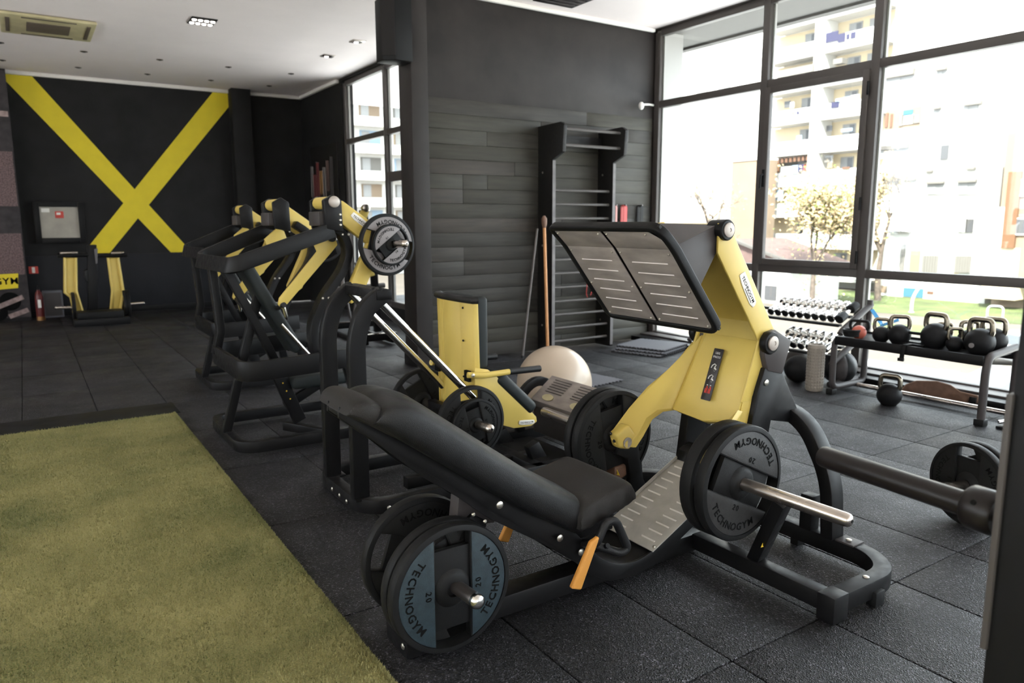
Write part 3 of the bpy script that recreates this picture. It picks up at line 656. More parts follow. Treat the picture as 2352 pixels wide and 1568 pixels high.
# rear base loop
zt, zb = .10, .028
loop = [(2.385, 1.475), (2.74, 1.475), (2.845, 1.60), (2.845, 2.78), (2.74, 2.905), (2.385, 2.905)]
lpth = fillet([V((x, y, .066)) for x, y in loop], [.0, .16, .16, .16, .16, 0], 7)
MB().bar(lpth, .072, .068, (0, 0, 1)).build('rear_loop', BM, lp, .004)
for sg in (-1, 1): MB().box((2.352, min(YC+sg*.05, YC+sg*.74), .030), (2.418, max(YC+sg*.05, YC+sg*.74), .098)).build('cross_rail', BM, lp, .004)
for x, y in ((2.385, 1.475), (2.385, 2.905)): MB().box((x-.045, y-.036, 0), (x+.045, y+.036, .105)).build('end_foot', BM, lp, .004)
for x, y in ((2.62, 1.445), (2.62, 2.935), (2.845, 1.95), (2.845, 2.43)): MB().box((x-.03, y-.02, 0), (x+.03, y+.02, .06)).build('rubber_foot', 'rubber_plate', lp, .004)
for p in ((2.60, 1.478, .102), (2.835, 1.70, .112), (2.6, 2.90, .102)): bolt(lp, p, (0, 0, 1), .013)
MB().box((2.805, 1.66, .10), (2.885, 1.745, .108)).build('base_flange', 'dark_grey_metal', lp, .002)
# arch over the rear loop, and centre mast with grey knuckle
arch = fillet([P(2.83, -.415, .10), P(2.83, -.395, .36), P(2.83, -.25, .605), P(2.83, 0, .625), P(2.83, .25, .605), P(2.83, .395, .36), P(2.83, .415, .10)], [0, .10, .16, .1, .16, .10, 0], 7)
MB().bar(arch, .085, .060, (1, 0, 0)).build('rear_arch', BM, lp, .006)
for sg in (-1, 1): MB().box((2.80, YC+sg*.30-.03, .10), (2.86, YC+sg*.30+.03, .26)).build('stop_post', BM, lp, .004)
for sg in (-1, 1):
    y = sg*.175
    MB().prism([P(2.60, y-.03, .99), P(2.655, y-.03, 1.0), P(2.765, y-.03, .945), P(2.715, y-.03, .80), P(2.615, y-.03, .825), P(2.585, y-.03, .90)], (0, .06, 0)).build('knuckle', 'dark_grey_metal', lp, .008)
    MB().prism([P(2.60, y-.025, .84), P(2.72, y-.025, .81), P(2.86, y-.025, .60), P(2.84, y-.025, .56), P(2.66, y-.025, .60), P(2.56, y-.025, .10), P(2.46, y-.025, .10), P(2.52, y-.025, .56), P(2.56, y-.025, .74)], (0, .05, 0)).build('mast', BM, lp, .006)
    bolt(lp, P(2.61, y-.026 if sg < 0 else y+.026, .775), (0, sg, 0), .014)
    # pivot caps
    c = MB().lathe([(.046, 0), (.050, .008), (.050, .024), (.045, .032), (.033, .034)], P(2.617, sg*.185, .948), (0, sg, 0), 28).build('pivot_hub', BM, lp)
    MB().lathe([(.031, .034), (.031, .040), (.024, .043), (.010, .0435), (.009, .041), (.004, .041)], P(2.617, sg*.185, .948), (0, sg, 0), 24).build('pivot_cap', 'cream_cap', c)
    if sg > 0: continue
    c = MB().lathe([(.040, -.05), (.042, .0), (.042, .026), (.038, .031), (.031, .032)], P(2.335, sg*.165, 1.425), (0, sg, 0), 28).build('top_hub', BM, lp)
    MB().lathe([(.029, .032), (.029, .037), (.022, .040), (.008, .0405), (.007, .038), (.003, .038)], P(2.335, sg*.165, 1.425), (0, sg, 0), 24).build('top_cap', 'cream_cap', c)
MB().box((2.62, YC-.17, .62), (2.70, YC+.17, .70)).build('mast_bridge', BM, lp, .006)
# ---- yellow swing arm
YP_ = 'yellow_paint'; W1 = .172
for sg in (-1, 1):
    y = sg*W1
    poly = [(2.300, 1.452), (2.345, 1.457), (2.375, 1.43), (2.685, .985), (2.66, .88), (2.60, .80), (2.545, .70), (2.485, .70), (2.578, .955), (2.30, 1.335)]
    MB().prism([P(x, y-.006*sg, z) for x, z in poly], (0, .012*sg, 0)).build('side_shell', YP_, lp, .004)
# recessed web between the side shells (upper), top bridge
MB().prism([P(2.345, -W1, 1.42), P(2.60, -W1, 1.03), P(2.590, -W1, .95), P(2.605, -W1, .945), P(2.617, -W1, 1.035), P(2.36, -W1, 1.43)], (0, 2*W1, 0)).build('arm_web', YP_, lp, .002)
MB().prism([P(2.300, -W1, 1.443), P(2.345, -W1, 1.452), P(2.36, -W1, 1.435), P(2.31, -W1, 1.432)], (0, 2*W1, 0)).build('top_bridge', YP_, lp, .003)
# lower apron: centre panel, folded edges, wings down to the horn ends
kn = [(2.590, .965), (2.55, .80), (2.475, .63)]          # centre line in side view
def row(dys, x, z): return [P(x, d, z) for d in dys]
cpan = MB()
A, B, Cc = P(2.585, -.165, .955), P(2.585, .120, .955), P(2.43, .165, .605)
D = P(2.47, -.165, .625)
cpan.prism([A, B, Cc, P(2.45, 0, .585), D], (.012, 0, -.004)); cpan.build('apron_panel', YP_, lp, .002)
# groove fold beside the centre panel on the far side
MB().prism([B, Cc, Cc+V((.018, .022, .006)), B+V((.018, .026, .006))], (.010, 0, -.004)).build('apron_fold', YP_, lp, .002)
# near side folded facet, pale because it faces the windows
MB().prism([P(2.548, -.167, .848), P(2.612, -.182, .765), P(2.585, -.184, .545), P(2.475, -.169, .600)], (.006, .010, -.004)).build('edge_facet', YP_, lp, .001)
for sg in (-1, 1):
    # wing: from the apron side out to the arm end at the horn
    w1 = ([P(2.60, sg*.145, .955), P(2.575, sg*.20, .90), P(2.50, sg*.235, .80)] if sg > 0 else [P(2.46, sg*.165, .66)])+[P(2.36, sg*.262, .705), P(2.255, sg*.272, .615), P(2.150, sg*.262, .530), P(2.128, sg*.245, .495), P(2.140, sg*.222, .470), P(2.205, sg*.205, .455), P(2.255, sg*.205, .50), P(2.300, sg*.195, .575), P(2.355, sg*.185, .605), P(2.44, sg*.175, .605)]
    mb = MB(); mb.prism(w1, (.034, 0, -.012)); mb.build('wing', YP_, lp, .005)
    MB().prism([P(2.128, sg*.235-.03, .52), P(2.15, sg*.235-.03, .455), P(2.21, sg*.235-.03, .44), P(2.25, sg*.235-.03, .50), P(2.20, sg*.235-.03, .56)], (0, .06, 0)).build('arm_end', YP_, lp, .012, seg=3)
    for dx, dz in ((2.137, .520), (2.152, .487)): bolt(lp, P(dx-.012, sg*.245-.012+.012*(dz > .5), dz), (-.9, -.2, .3), .0085, m='black_metal')
    MB().lathe([(.017, 0), (.017, .004)], P(2.19, sg*.235-.031, .472), (0, -1, 0), 18).build('boss', YP_, lp)
# lower flange of the apron
MB().prism([P(2.44, .165, .605), P(2.455, 0, .583), P(2.47, -.165, .615), P(2.50, -.165, .60), P(2.485, 0, .565), P(2.47, .165, .585)], (0, 0, .010)).build('apron_flange', YP_, lp, .002)
# placard with exercise drawings
pu = (P(2.565, 0, .915)-P(2.475, 0, .66)).normalized(); pn = V((-pu.z, 0, pu.x)).normalized()
if pn.x > 0: pn = -pn
py_ = V((0, -1, 0)); po = P(2.512, .0, .785)+pn*.012
pc = MB().prism([po+pu*a*.118+py_*b*.027 for a, b in ((-1, -.9), (-.97, -1), (.97, -1), (1, -.9), (1, .9), (.97, 1), (-.97, 1), (-1, .9))], pn*.003).build('placard', 'placard', lp, .0006)
po2 = po+pn*.0035
tl = MB(); text_line(tl, 'LEG', po2+pu*.098, py_, pu, .013); text_line(tl, 'PRESS', po2+pu*.080, py_, pu, .013); tl.build('lettering', 'white_print', pc)['kind'] = 'stuff'
def squig(pts, c, m, nm, r=.0022): MB().tube([po2+pu*(c+a*.9)+py_*b*.9+pn*.0006 for a, b in pts], r, 6).build(nm, m, pc)
for c, sgn in ((.035, 1), (-.015, 1)):
    squig([(-.012, .014), (-.004, .004), (.010, .010), (.014, 0), (.006, -.012), (-.008, -.016)], c, 'white_print', 'figure_drawing')
    squig([(-.014, .016), (-.006, .010), (-.010, .004)], c, 'white_print', 'figure_drawing', .003); squig([(-.020, .008), (-.021, .0075)], c, 'white_print', 'figure_head', .003)
for b0 in (.010, -.010):
    squig([(.016, b0), (.006, b0+.004), (-.008, b0+.002), (-.018, b0+.004)], -.070, 'red_print', 'muscle_drawing', .0034); squig([(.006, b0-.005), (-.018, b0-.005)], -.070, 'red_print', 'muscle_drawing', .003)
    squig([(.020, b0), (.024, b0)], -.070, 'white_print', 'figure_head', .003)
# nameplate on the near side shell
e1 = (P(2.665, 0, .985)-P(2.362, 0, 1.43)).normalized(); e2 = V((-e1.z, 0, e1.x))
if e2.x < 0: e2 = -e2
logo_sign(lp, (2.487, YC-W1-.0065, 1.178), e1, e2, .165)
# ---- upper footplate
FT, FC, FB = V((1.836, 0, 1.434)), V((1.915, 0, 1.360)), V((2.165, 0, 1.046)); HW = .312
def fp(s, dy, d=0.):
    """point on the folded plate: s 0..1 top strip, 1..2 main"""
    p = FT.lerp(FC, s) if s < 1 else FC.lerp(FB, s-1); t = (FC-FT if s < 1 else FB-FC).normalized(); n = V((-t.z, 0, t.x)); n = n if n.x > 0 else -n
    return p+V((0, YC+dy, 0))+n*d
rim = fillet([fp(0, -HW), fp(0, HW), fp(.999, HW), fp(2, HW), fp(2, -HW), fp(.999, -HW)], [.07, .02, .02, .035, .05, .03], 6, True)
_t = (FB-FC).normalized(); _n = V((-_t.z, 0, _t.x)); _n = _n if _n.x > 0 else -_n
MB().bar([p+_n*.010 for p in rim], .036, .025, _n, True).build('footplate_rim', 'black_plastic', lp, .007, seg=3)
bk = MB()
for s0, s1 in ((0, .999), (1, 2)): bk.prism([fp(s0, -HW, .008), fp(s1, -HW, .008), fp(s1, HW, .008), fp(s0, HW, .008)], (fp(s0, 0, .02)-fp(s0, 0, .008)))
bk.build('footplate_back', BM, lp)
fr_me = MB().loft([[V((0, -.003, 0)), V((0, .003, 0)), V((0, 0, .003))], [V((.19, -.003, 0)), V((.19, .003, 0)), V((.19, 0, .003))]]).data('ridge2', 0); fr_me.materials.append(M['ridge_metal'])
tm = (FB-FC).normalized(); nm_ = V((-tm.z, 0, tm.x)); nm_ = -nm_ if nm_.x > 0 else nm_
rq2 = Matrix(((0, tm.x, nm_.x), (-1, 0, 0), (0, tm.z, nm_.z))); rq2 = Matrix(((0, tm.x, nm_.x), (1, tm.y, nm_.y), (0, tm.z, nm_.z))).to_euler()
for a, b in ((-HW+.014, -.009), (.009, HW-.014)):
    if a < 0: top = [fp(.12, a+.05, -.003), fp(.12, b, -.003)]
    else: top = [fp(.12, a, -.003), fp(.12, b, -.003)]
    pnl = MB(); q = .004
    pnl.prism([fp(.12, a+(.05 if a < 0 else 0), -.002), fp(.12, b, -.002), fp(.999, b, -.002), fp(.999, a, -.002), fp(.6, a, -.002)], (fp(.5, 0, .004)-fp(.5, 0, 0)))
    pnl.prism([fp(1, a, -.002), fp(1, b, -.002), fp(1.965, b, -.002), fp(1.965, a, -.002)], (fp(1.5, 0, .004)-fp(1.5, 0, 0)))
    pnl = pnl.build('foot_panel', 'footplate_metal', lp, .0012)
    for i in range(6): place(fr_me, 'ridge', pnl, fp(1.17+.135*i, (a+b)/2-.095, -.002)-WL[pnl], rq2)
    for s in (.25, 1.05, 1.5, 1.93):
        for yy in ((a+.065 if (a < 0 and s < 1) else a+.018), b-.014): bolt(pnl, fp(s, yy, -.002), fp(s, 0, -.01)-fp(s, 0, 0), .0045, 'rivet')
# grey arms between footplate and top pivot
for sg in (-1, 1):
    y = sg*.150
    MB().prism([P(1.95, y, 1.335), P(2.10, y, 1.374), P(2.325, y, 1.452), P(2.365, y, 1.42), P(2.345, y, 1.385), P(2.155, y, 1.095)], (0, .010*sg, 0)).build('footplate_arm', 'dark_grey_metal', lp, .003)
br_ = [P(2.10, -.155, 1.372), P(2.31, -.155, 1.446), P(2.31, .155, 1.452), P(1.93, .155, 1.447)]
mbr = MB(); mbr.prism(br_[:3], (0, 0, -.008)); mbr.prism([br_[0], br_[2], br_[3]], (0, 0, -.008)); mbr.build('footplate_bridge', 'dark_grey_metal', lp)
# horns for the working weights, with rests
for sg in (-1, 1):
    y0, y1 = YC+sg*.20, (1.318 if sg < 0 else 2*YC-1.318)
    horn(lp, (2.19, y0, .478), (2.205, y1, .478), .0245)
    MB().lathe([(.04, 0), (.04, .045)], (2.19, YC+sg*.245, .478), (0, sg, 0), 20).build('horn_collar', BM, lp)
    foot = V((2.40, YC+sg*.36, .10)); top_ = onz(1801, 1147, .43) if sg < 0 else V((2.30, YC+sg*.30, .44))
    MB().bar([foot, top_], .05, .075, (0, 1, 0)).build('horn_rest', BM, lp, .005)
    if sg < 0: warn(lp, (foot*.72+top_*.28)+V((-.042, -.0, .0))+V((0, -.028, 0)), (1, 0, 0), (0, 0, 1), .014)
    else: warn(lp, V((2.205, YC+.285, .30)), (.3, -1, 0), (0, 0, 1), .016)
MB().bar([P(2.20, .30, .44), P(2.285, .30, .40), P(2.31, .30, .26), P(2.40, .30, .10)], .07, .075, (0, 1, 0)).build('rest_strut', BM, lp, .005)
MB().box((2.19, YC+.285, .22), (2.27, YC+.40, .34)).build('rubber_stop', 'leather_brown', lp, .012)

# plates on the leg press
weight_plate((1.1, 2.058, .245), 'blue-grey faced lettered weight plate, outer of the pair low on the leg press front', inlay='plate_inlay_blue', rot=0)
weight_plate((1.1, 2.110, .245), 'black weight plate directly behind the blue-grey faced plate, front of the leg press', rot=.4)
weight_plate((1.125, 2.345, .245), 'black weight plate with open grip slots on the far side of the leg press front', rot=1.25)
weight_plate((2.195, 1.772, .478), 'grey faced lettered weight plate on the long bare steel horn of the leg press', inlay='plate_inlay_grey', rot=1.12)
weight_plate((2.193, 1.838, .478), 'black weight plate tucked behind the grey faced plate on the leg press', rot=.7, th=.06)
weight_plate((2.19, 2.495, .478), 'inner black weight plate on the far horn of the leg press', rot=.15)
weight_plate((2.19, 2.552, .478), 'outer black weight plate on the far horn of the leg press', rot=.6)
# ================================================================== SLED MACHINE with yellow back shell and chrome guide rods
m2 = thing('sled_squat_machine', 'machine with a tall yellow back shell sliding on two slanted chrome rods', 'gym machine', (1.9, 3.61, 0))
Y2 = 3.61
def Q(x, dy, z): return V((x, Y2+dy, z))
MB().bar(fillet([V((2.50, 3.285, .064)), V((1.29, 3.285, .064)), V((1.29, 3.945, .064)), V((2.50, 3.945, .064))], [0, .16, .16, 0], 7), .072, .06, (0, 0, 1)).build('base_loop', BM, m2, .004)
MB().box((2.30, 3.26, .03), (2.37, 3.97, .10)).build('cross_rail', BM, m2, .004)
MB().box((1.62, 3.5, .03), (2.5, 3.56, .095)).build('centre_rail', BM, m2, .004)
for i, (x, y) in enumerate(((1.256, 3.45), (1.256, 3.55), (1.256, 3.66), (1.40, 3.252))): bolt(m2, (x, y, .06), (-1, 0, 0) if i < 3 else (0, -1, 0), .011)
for y in (3.375, 3.775):
    pth = fillet([V((1.30, y, .09)), V((1.305, y, .70)), V((1.305, y, .90)), V((1.36, y, 1.05)), V((1.46, y, 1.115))], [0, .1, .12, .12, 0], 6)
    MB().bar(pth, .055, .085, (0, 1, 0)).build('post', BM, m2, .007)
    MB().prism([V((1.26, y-.045, .09)), V((1.36, y-.045, .09)), V((1.36, y+.045, .09)), V((1.26, y+.045, .09))], (0, 0, .012)).build('post_flange', BM, m2, .002)
MB().box((1.41, 3.34, 1.085), (1.49, 3.81, 1.135)).build('header', BM, m2, .005)
for y in (3.36, 3.42, 3.72, 3.78): bolt(m2, (1.425, y, 1.136), (0, 0, 1), .01, m='black_metal')
for y in (3.405, 3.755):
    MB().lathe([(.0205, 0), (.0205, .80)], (1.43, y, 1.092), (.905, 0, -.955), 20).build('guide_rod', 'chrome', m2)
    MB().prism([V((2.36, y-.03, .10)), V((2.46, y-.03, .10)), V((2.40, y-.03, .20)), V((2.33, y-.03, .17))], (0, .06, 0)).build('rod_foot', BM, m2, .004)
# yellow shell: folded sheet
yy = [(-.212, 2.002), (-.205, 1.985), (-.10, 1.962), (.10, 1.962), (.212, 1.985), (.235, 2.04)]
sh = MB()
for (a, xa), (b, xb) in zip(yy, yy[1:]):
    sh.prism([Q(xa+.015, a, .335 if abs(a) > .19 else .30), Q(xb+.015, b, .335 if abs(b) > .19 else .30), Q(xb, b, 1.035), Q(xa, a, 1.035)], (.012, 0, 0))
sh.build('back_shell', YP_, m2, .003)
MB().tube([Q(2.01, -.215, 1.045), Q(1.985, -.205, 1.045), Q(1.97, -.1, 1.045), Q(1.97, .1, 1.045), Q(1.985, .21, 1.045), Q(2.02, .232, 1.045)], .020, 10).build('shell_top_roll', 'upholstery', m2)
MB().box((2.00, Y2-.205, .66), (2.085, Y2+.205, 1.06)).build('back_pad', 'upholstery_green', m2, .025, seg=4)
for dz in (.62, .82, 1.0): bolt(m2, Q(1.966, -.13, dz), (-1, 0, 0), .006, m='black_metal')
for s in (-1, 1): MB().box((1.955, Y2+s*.175-.025, .60), (1.972, Y2+s*.175+.025, .66)).build('rod_slot', 'letter_black', m2)
# seat support and slanted seat pad
for s in (-1, 1):
    y = s*.205
    MB().prism([Q(1.985, y, .68), Q(2.07, y, .66), Q(2.16, y, .585), Q(2.395, y, .345), Q(2.40, y, .315), Q(2.36, y, .295), Q(2.24, y, .30), Q(2.06, y, .37), Q(1.99, y, .36)], (0, .012*s, 0)).build('seat_side', YP_, m2, .004)
    MB().tube(fillet([Q(1.94, s*.215, .645), Q(2.02, s*.235, .635), Q(2.20, s*.235, .637)], .04), .0165, 12).build('handle_bar', YP_, m2)
    MB().tube([Q(2.195, s*.235, .637), Q(2.405, s*.235, .632)], .0185, 12).build('hand_grip', 'upholstery', m2)
    bolt(m2, Q(1.95, s*.235-.02, .648), (0, -1, 0), .011)
e = V((.72, 0, -.69)); n = V((.69, 0, .72))
MB().prism([Q(2.112, -.228, .588), Q(2.112, -.228, .588)+e*.335, Q(2.112, -.228, .588)+e*.335+n*.078, Q(2.112, -.228, .588)+n*.078], (0, .456, 0)).build('seat_pad', 'upholstery_green', m2, .028, seg=4)
logo_sign(m2, Q(2.325, -.2185, .322), (1, 0, -.06), (.06, 0, 1), .11)
horn(m2, (1.93, 3.47, .39), (1.94, 3.150, .40), .0245); horn(m2, (1.93, 3.75, .39), (1.94, 4.07, .39), .0245)
MB().bar([Q(1.93, -.20, .40), Q(1.93, .20, .40)], .05, .06, (1, 0, 0)).build('horn_beam', BM, m2, .004)
# foot board with lip, side cheeks and strut
ft = MB().prism([V((2.675, 3.28, .315)), V((2.855, 3.28, .455)), V((2.855, 3.865, .455)), V((2.675, 3.865, .315))], (.008, 0, -.010)).build('foot_board', 'footplate_metal', m2, .003)
MB().prism([V((2.655, 3.27, .29)), V((2.675, 3.27, .32)), V((2.70, 3.27, .32)), V((2.69, 3.27, .285))], (0, .60, 0)).build('board_lip', 'steel_dark', m2, .004)
for y in (3.43, 3.72):
    c = V((2.715, y, .3505)); u = V((.79, 0, .61)); MB().prism([c+u*.026*math.cos(a)+V((0, .055*math.sin(a), 0)) for a in [i*math.pi/8 for i in range(16)]], (-.002, 0, .003)).build('foot_mark', 'aged_plastic', ft)
for k in range(6): 
    for y in (3.36, 3.62): MB().box((2.745+.016*k, y, .377+.0125*k), (2.749+.016*k, y+.17, .380+.0125*k)).build('print_line', 'wall_dark_plaster', ft)
MB().bar(fillet([V((2.62, 3.90, .10)), V((2.60, 3.90, .33)), V((2.76, 3.90, .45)), V((2.95, 3.90, .32)), V((3.0, 3.90, .10))], [0, .12, .12, .12, 0], 6), .04, .06, (0, 1, 0)).build('board_strut', BM, m2, .004)
MB().bar([V((2.5, 3.285, .064)), V((3.02, 3.285, .064))], .06, .072, (0, 1, 0)).build('front_rail', BM, m2, .004); MB().bar([V((2.5, 3.945, .064)), V((3.02, 3.945, .064))], .06, .072, (0, 1, 0)).build('front_rail', BM, m2, .004)
MB().box((2.70, 3.30, .10), (2.98, 3.86, .30)).build('foot_box', 'steel_dark', m2, .006)
MB().prism([V((2.42, 3.34, .045)), V((2.70, 3.34, .045)), V((2.70, 3.90, .045)), V((2.42, 3.90, .045))], (0, 0, .012)).build('floor_pan', 'black_plastic', m2, .003)
weight_plate((1.93, 3.35, .39), 'larger black weight plate on the near horn of the rod-guided sled machine', r=.205, th=.045, rot=.05, kg='15')
weight_plate((1.932, 3.300, .392), 'smaller black weight plate stacked outermost on the near horn of the sled machine', r=.142, th=.035, rot=.25, kg='10')
weight_plate((1.93, 3.93, .39), 'black weight plate on the far horn of the rod-guided sled machine', r=.205, th=.045, rot=.5, kg='15')

# ================================================================== LEVER PRESS MACHINES (frame loop, twin yellow levers)
def lever_press(label, dy=0., dx=0.):
    r = thing('lever_press', label, 'gym machine', (1.5, 5.05+dy, 0), 'lever press machines in a row')
    T = lambda x, y, z: V((x, y+dy, z))
    MB().bar(fillet([T(2.25, 4.645, .064), T(1.03, 4.645, .064), T(1.03, 5.485, .064), T(2.25, 5.485, .064)], [0, .14, .14, 0], 6), .072, .06, (0, 0, 1)).build('base_loop', BM, r, .004)
    MB().box((2.19, 4.62+dy, .03), (2.26, 5.51+dy, .10)).build('base_rail', BM, r, .004); MB().bar([T(1.42, 5.06, .06), T(1.62, 4.66, .06)], .06, .06, (0, 0, 1)).build('base_brace', BM, r, .004)
    MB().bar(fillet([T(1.76, 4.575, .585), T(1.05, 4.575, .555), T(1.05, 5.50, .555), T(1.74, 5.50, .585)], [0, .13, .13, 0], 6), .125, .032, (0, 0, 1)).build('mid_loop', BM, r, .004)
    MB().bar(fillet([T(1.66, 4.60, 1.415), T(1.025, 4.60, 1.205), T(.99, 5.50, 1.205), T(1.50, 5.50, 1.415)], [0, .10, .10, 0], 6), .098, .034, (0.25, 0, 1)).build('upper_loop', BM, r, .005)
    for y in (4.70, 5.40):
        sp = [ony(px, py, 4.70) for px, py in ((750, 514), (787, 538), (800, 578), (785, 622), (742, 683), (716, 745), (720, 800), (738, 835))]
        MB().bar(fillet([T(p.x, y, p.z) for p in sp], .06, 4), .105, .05, (0, 1, 0)).build('curved_post', BM, r, .006)
        for p in (sp[4], sp[1]):
            for k in (-.02, .02): bolt(r, T(p.x+k, y-.053, p.z), (0, -1, 0), .008)
        MB().bar([T(1.74, y, .58), T(1.85, y, .10)], .05, .07, (0, 1, 0)).build('rear_leg', BM, r, .005)
    # far front post and centre legs
    MB().bar([T(1.06, 5.36, 1.19), T(1.09, 5.36, .72), T(1.05, 5.36, .56)], .09, .05, (0, 1, 0)).build('front_post', BM, r, .005)
    MB().bar([T(1.01, 4.99, .09), T(1.14, 4.99, .56), T(1.27, 4.99, 1.0)], .05, .055, (0, 1, 0)).build('front_leg', BM, r, .005)
    MB().bar([T(1.06, 4.94, 1.17), T(1.23, 4.94, .80), T(1.36, 4.94, .50)], .06, .05, (0, 1, 0)).build('pad_spine', BM, r, .004)
    a, b = T(1.13, 4.86, 1.20), T(1.455, 4.86, .585); t = (b-a).normalized(); nn = V((-t.z, 0, t.x)); nn = nn if nn.x > 0 else -nn
    MB().prism([a, b, b+nn*.075, a+nn*.075], (0, .26, 0)).build('chest_pad', 'upholstery_green', r, .026, seg=4)
    MB().lathe([(.012, 0), (.012, .34)], T(1.37, 4.86, .80), (.62, 0, -.78), 10).build('brace_strut', 'steel', r)
    # seat and its post
    MB().box((1.44, 4.90+dy, .335), (1.84, 5.22+dy, .425)).build('seat_pad', 'upholstery_green', r, .03, seg=4)
    sp_ = MB().bar([T(1.33, 4.99, .55), T(1.42, 4.99, .30), T(1.50, 4.99, .10)], .06, .085, (0, 1, 0)).build('seat_post', BM, r, .005)
    for i in range(5): bolt(sp_, T(1.345+.022*i, 4.958, .50-.058*i), (0, -1, 0), .005, 'peg_hole', 'warning_yellow', .002)
    MB().bar([T(1.42, 5.05, .20), T(1.66, 5.05, .325)], .05, .06, (0, 1, 0)).build('seat_arm', BM, r, .004)
    # heads with yellow rollers, brackets, levers
    for s, yh, xo in ((1, 4.60, 0.), (-1, 5.52, -.14)):
        H = lambda x, d, z: T(x+xo, yh+s*d, z)
        MB().lathe([(.040, .035), (.040, .26)], H(1.655, 0, 1.585), (0, s, 0), 20).build('roller', YP_, r)
        for d0, d1 in ((-.02, .04), (.255, .29)): MB().prism([H(1.61, d0, 1.42), H(1.72, d0, 1.40), H(1.715, d0, 1.60), H(1.66, d0, 1.635), H(1.60, d0, 1.60)], (0, s*(d1-d0), 0)).build('roller_bracket', BM, r, .008)
        c = MB().lathe([(.036, .02), (.036, .03), (.028, .036), (.004, .036)], H(1.663, 0, 1.59), (0, -s, 0), 22).build('roller_cap', 'cream_cap', r)
        MB().prism([H(1.58, .04, 1.44), H(1.72, .04, 1.44), H(1.72, .04, 1.53), H(1.58, .04, 1.53)], (0, s*.2, 0)).build('head_block', 'dark_grey_metal', r, .008)
        for dz in (1.445, 1.475, 1.51): bolt(r, H(1.70, -.021, dz), (0, -s, 0), .008)
        # lever: upper arm to the horn, then back down
        MB().prism([H(1.66, .02, 1.575), H(1.735, .02, 1.60), H(2.04, .02, 1.385), H(2.035, .02, 1.27), H(1.96, .02, 1.28), H(1.70, .02, 1.47)], (0, s*.07, 0)).build('upper_lever', YP_, r, .008)
        MB().prism([H(1.93, .02, 1.39), H(2.03, .02, 1.34), H(1.845, .02, .98), H(1.77, .02, .93), H(1.74, .02, 1.0)], (0, s*.06, 0)).build('lower_lever', YP_, r, .008)
        MB().prism([H(1.565, .14, 1.345), H(1.66, .14, 1.425), H(1.71, .14, 1.40), H(1.735, .14, 1.315), H(1.69, .14, 1.265), H(1.385, .14, .945), H(1.345, .14, .915), H(1.325, .14, .945), H(1.335, .14, .985), H(1.595, .14, 1.275)], (0, s*.02, 0)).build('handle_arm', YP_, r, .004)
        MB().lathe([(.024, 0), (.024, .03)], H(1.69, .135, 1.36), (0, -s, 0), 18).build('arm_pivot', 'black_plastic', r)
        MB().tube([H(1.35, .10, .945), H(1.355, .30, .90)], .017, 10).build('hand_grip', 'upholstery', r)
        MB().lathe([(.013, 0), (.013, .07), (.006, .09)], H(1.36, .15, .93), (.2, 0, -1), 10).build('adjust_pin', 'chrome', r)
        horn(r, H(1.985, .03, 1.315), H(2.0+.05, -.25, 1.325), .0245)
        if s > 0: logo_sign(r, H(1.855, .018, 1.465), (.82, 0, -.57), (.57, 0, .82), .16)
    if dx: r.location.x += dx
    return r
lever_press('black framed press machine with twin yellow levers beside the sled machine', 0.)
weight_plate((1.995, 4.535, 1.315), 'grey weight plate on the yellow lever arm next to the column, larger of two', r=.203, th=.04, rot=1.3, inlay='plate_inlay_light', kg='15', axis=(.10, -1, .02))
weight_plate((2.0, 4.485, 1.316), 'small grey weight plate stacked on the lever arm near the column', r=.135, th=.035, rot=2.2, inlay='plate_inlay_light', kg='10', axis=(.10, -1, .02))
lever_press('second black press machine with yellow rollers, behind the nearest one', 1.95, .24)
weight_plate((2.235, 6.485, 1.315), 'black weight plate low behind the frames on the second lever press', r=.203, th=.04, rot=.4, kg='15')

# ================================================================== LOW ROW with two bent yellow arms against the back wall
lr = thing('low_row', 'low row machine with two bent yellow arms in front of the back wall', 'gym machine', (.86, 12.9, 0))
YR = 12.75
def B(px, py, d=0.): p = ony(px, py, YR); return V((p.x, YR+d, p.z))
MB().prism([B(200, 562), B(222, 562), B(226, 742), B(204, 742)], (0, .10, 0)).build('centre_mast', BM, lr, .008)
for pts in ([(149, 592), (174, 592), (175, 668), (190, 718), (171, 722), (163, 682), (149, 672)], [(248, 592), (271, 592), (283, 668), (276, 716), (254, 716), (258, 668)]):
    arm = MB().prism([B(*p) for p in pts], (0, .06, 0)).build('yellow_arm', YP_, lr, .004)
    MB().tube([B(*p, -.008) for p in pts], .020, 8, True).build('raised_edge', YP_, arm)
for x0, x1, m in ((132, 204, BM), (222, 292, BM)): MB().tube([B(x0, 587, .03), B(x1, 585, .03)], .035, 12).build('cross_tube', m, lr)
for x0, x1 in ((137, 178), (255, 284)): MB().tube([B(x0, 581, -.03), B(x1, 580, -.03)], .016, 10).build('hand_grip', 'steel', lr)
MB().prism([B(192, 622), B(206, 616), B(210, 655), B(196, 645)], (0, .14, 0)).build('chest_pad', 'upholstery', lr, .02)
MB().prism([B(216, 572), B(224, 570), B(224, 604), B(220, 606)], (0, -.01, 0)).build('pale_panel', 'wood_grey_edge', lr)
lo = onz(150, 752); 
MB().box((.50, 12.15, .0), (1.22, 12.30, .10)).build('base_bar', BM, lr, .01); MB().box((.80, 12.2, .0), (.95, 13.2, .09)).build('base_spine', BM, lr, .01); MB().box((.55, 13.1, 0), (1.2, 13.22, .10)).build('base_bar', BM, lr, .01)
MB().box((.55, 12.2, .09), (1.15, 12.5, .2)).build('foot_block', 'black_plastic', lr, .02)
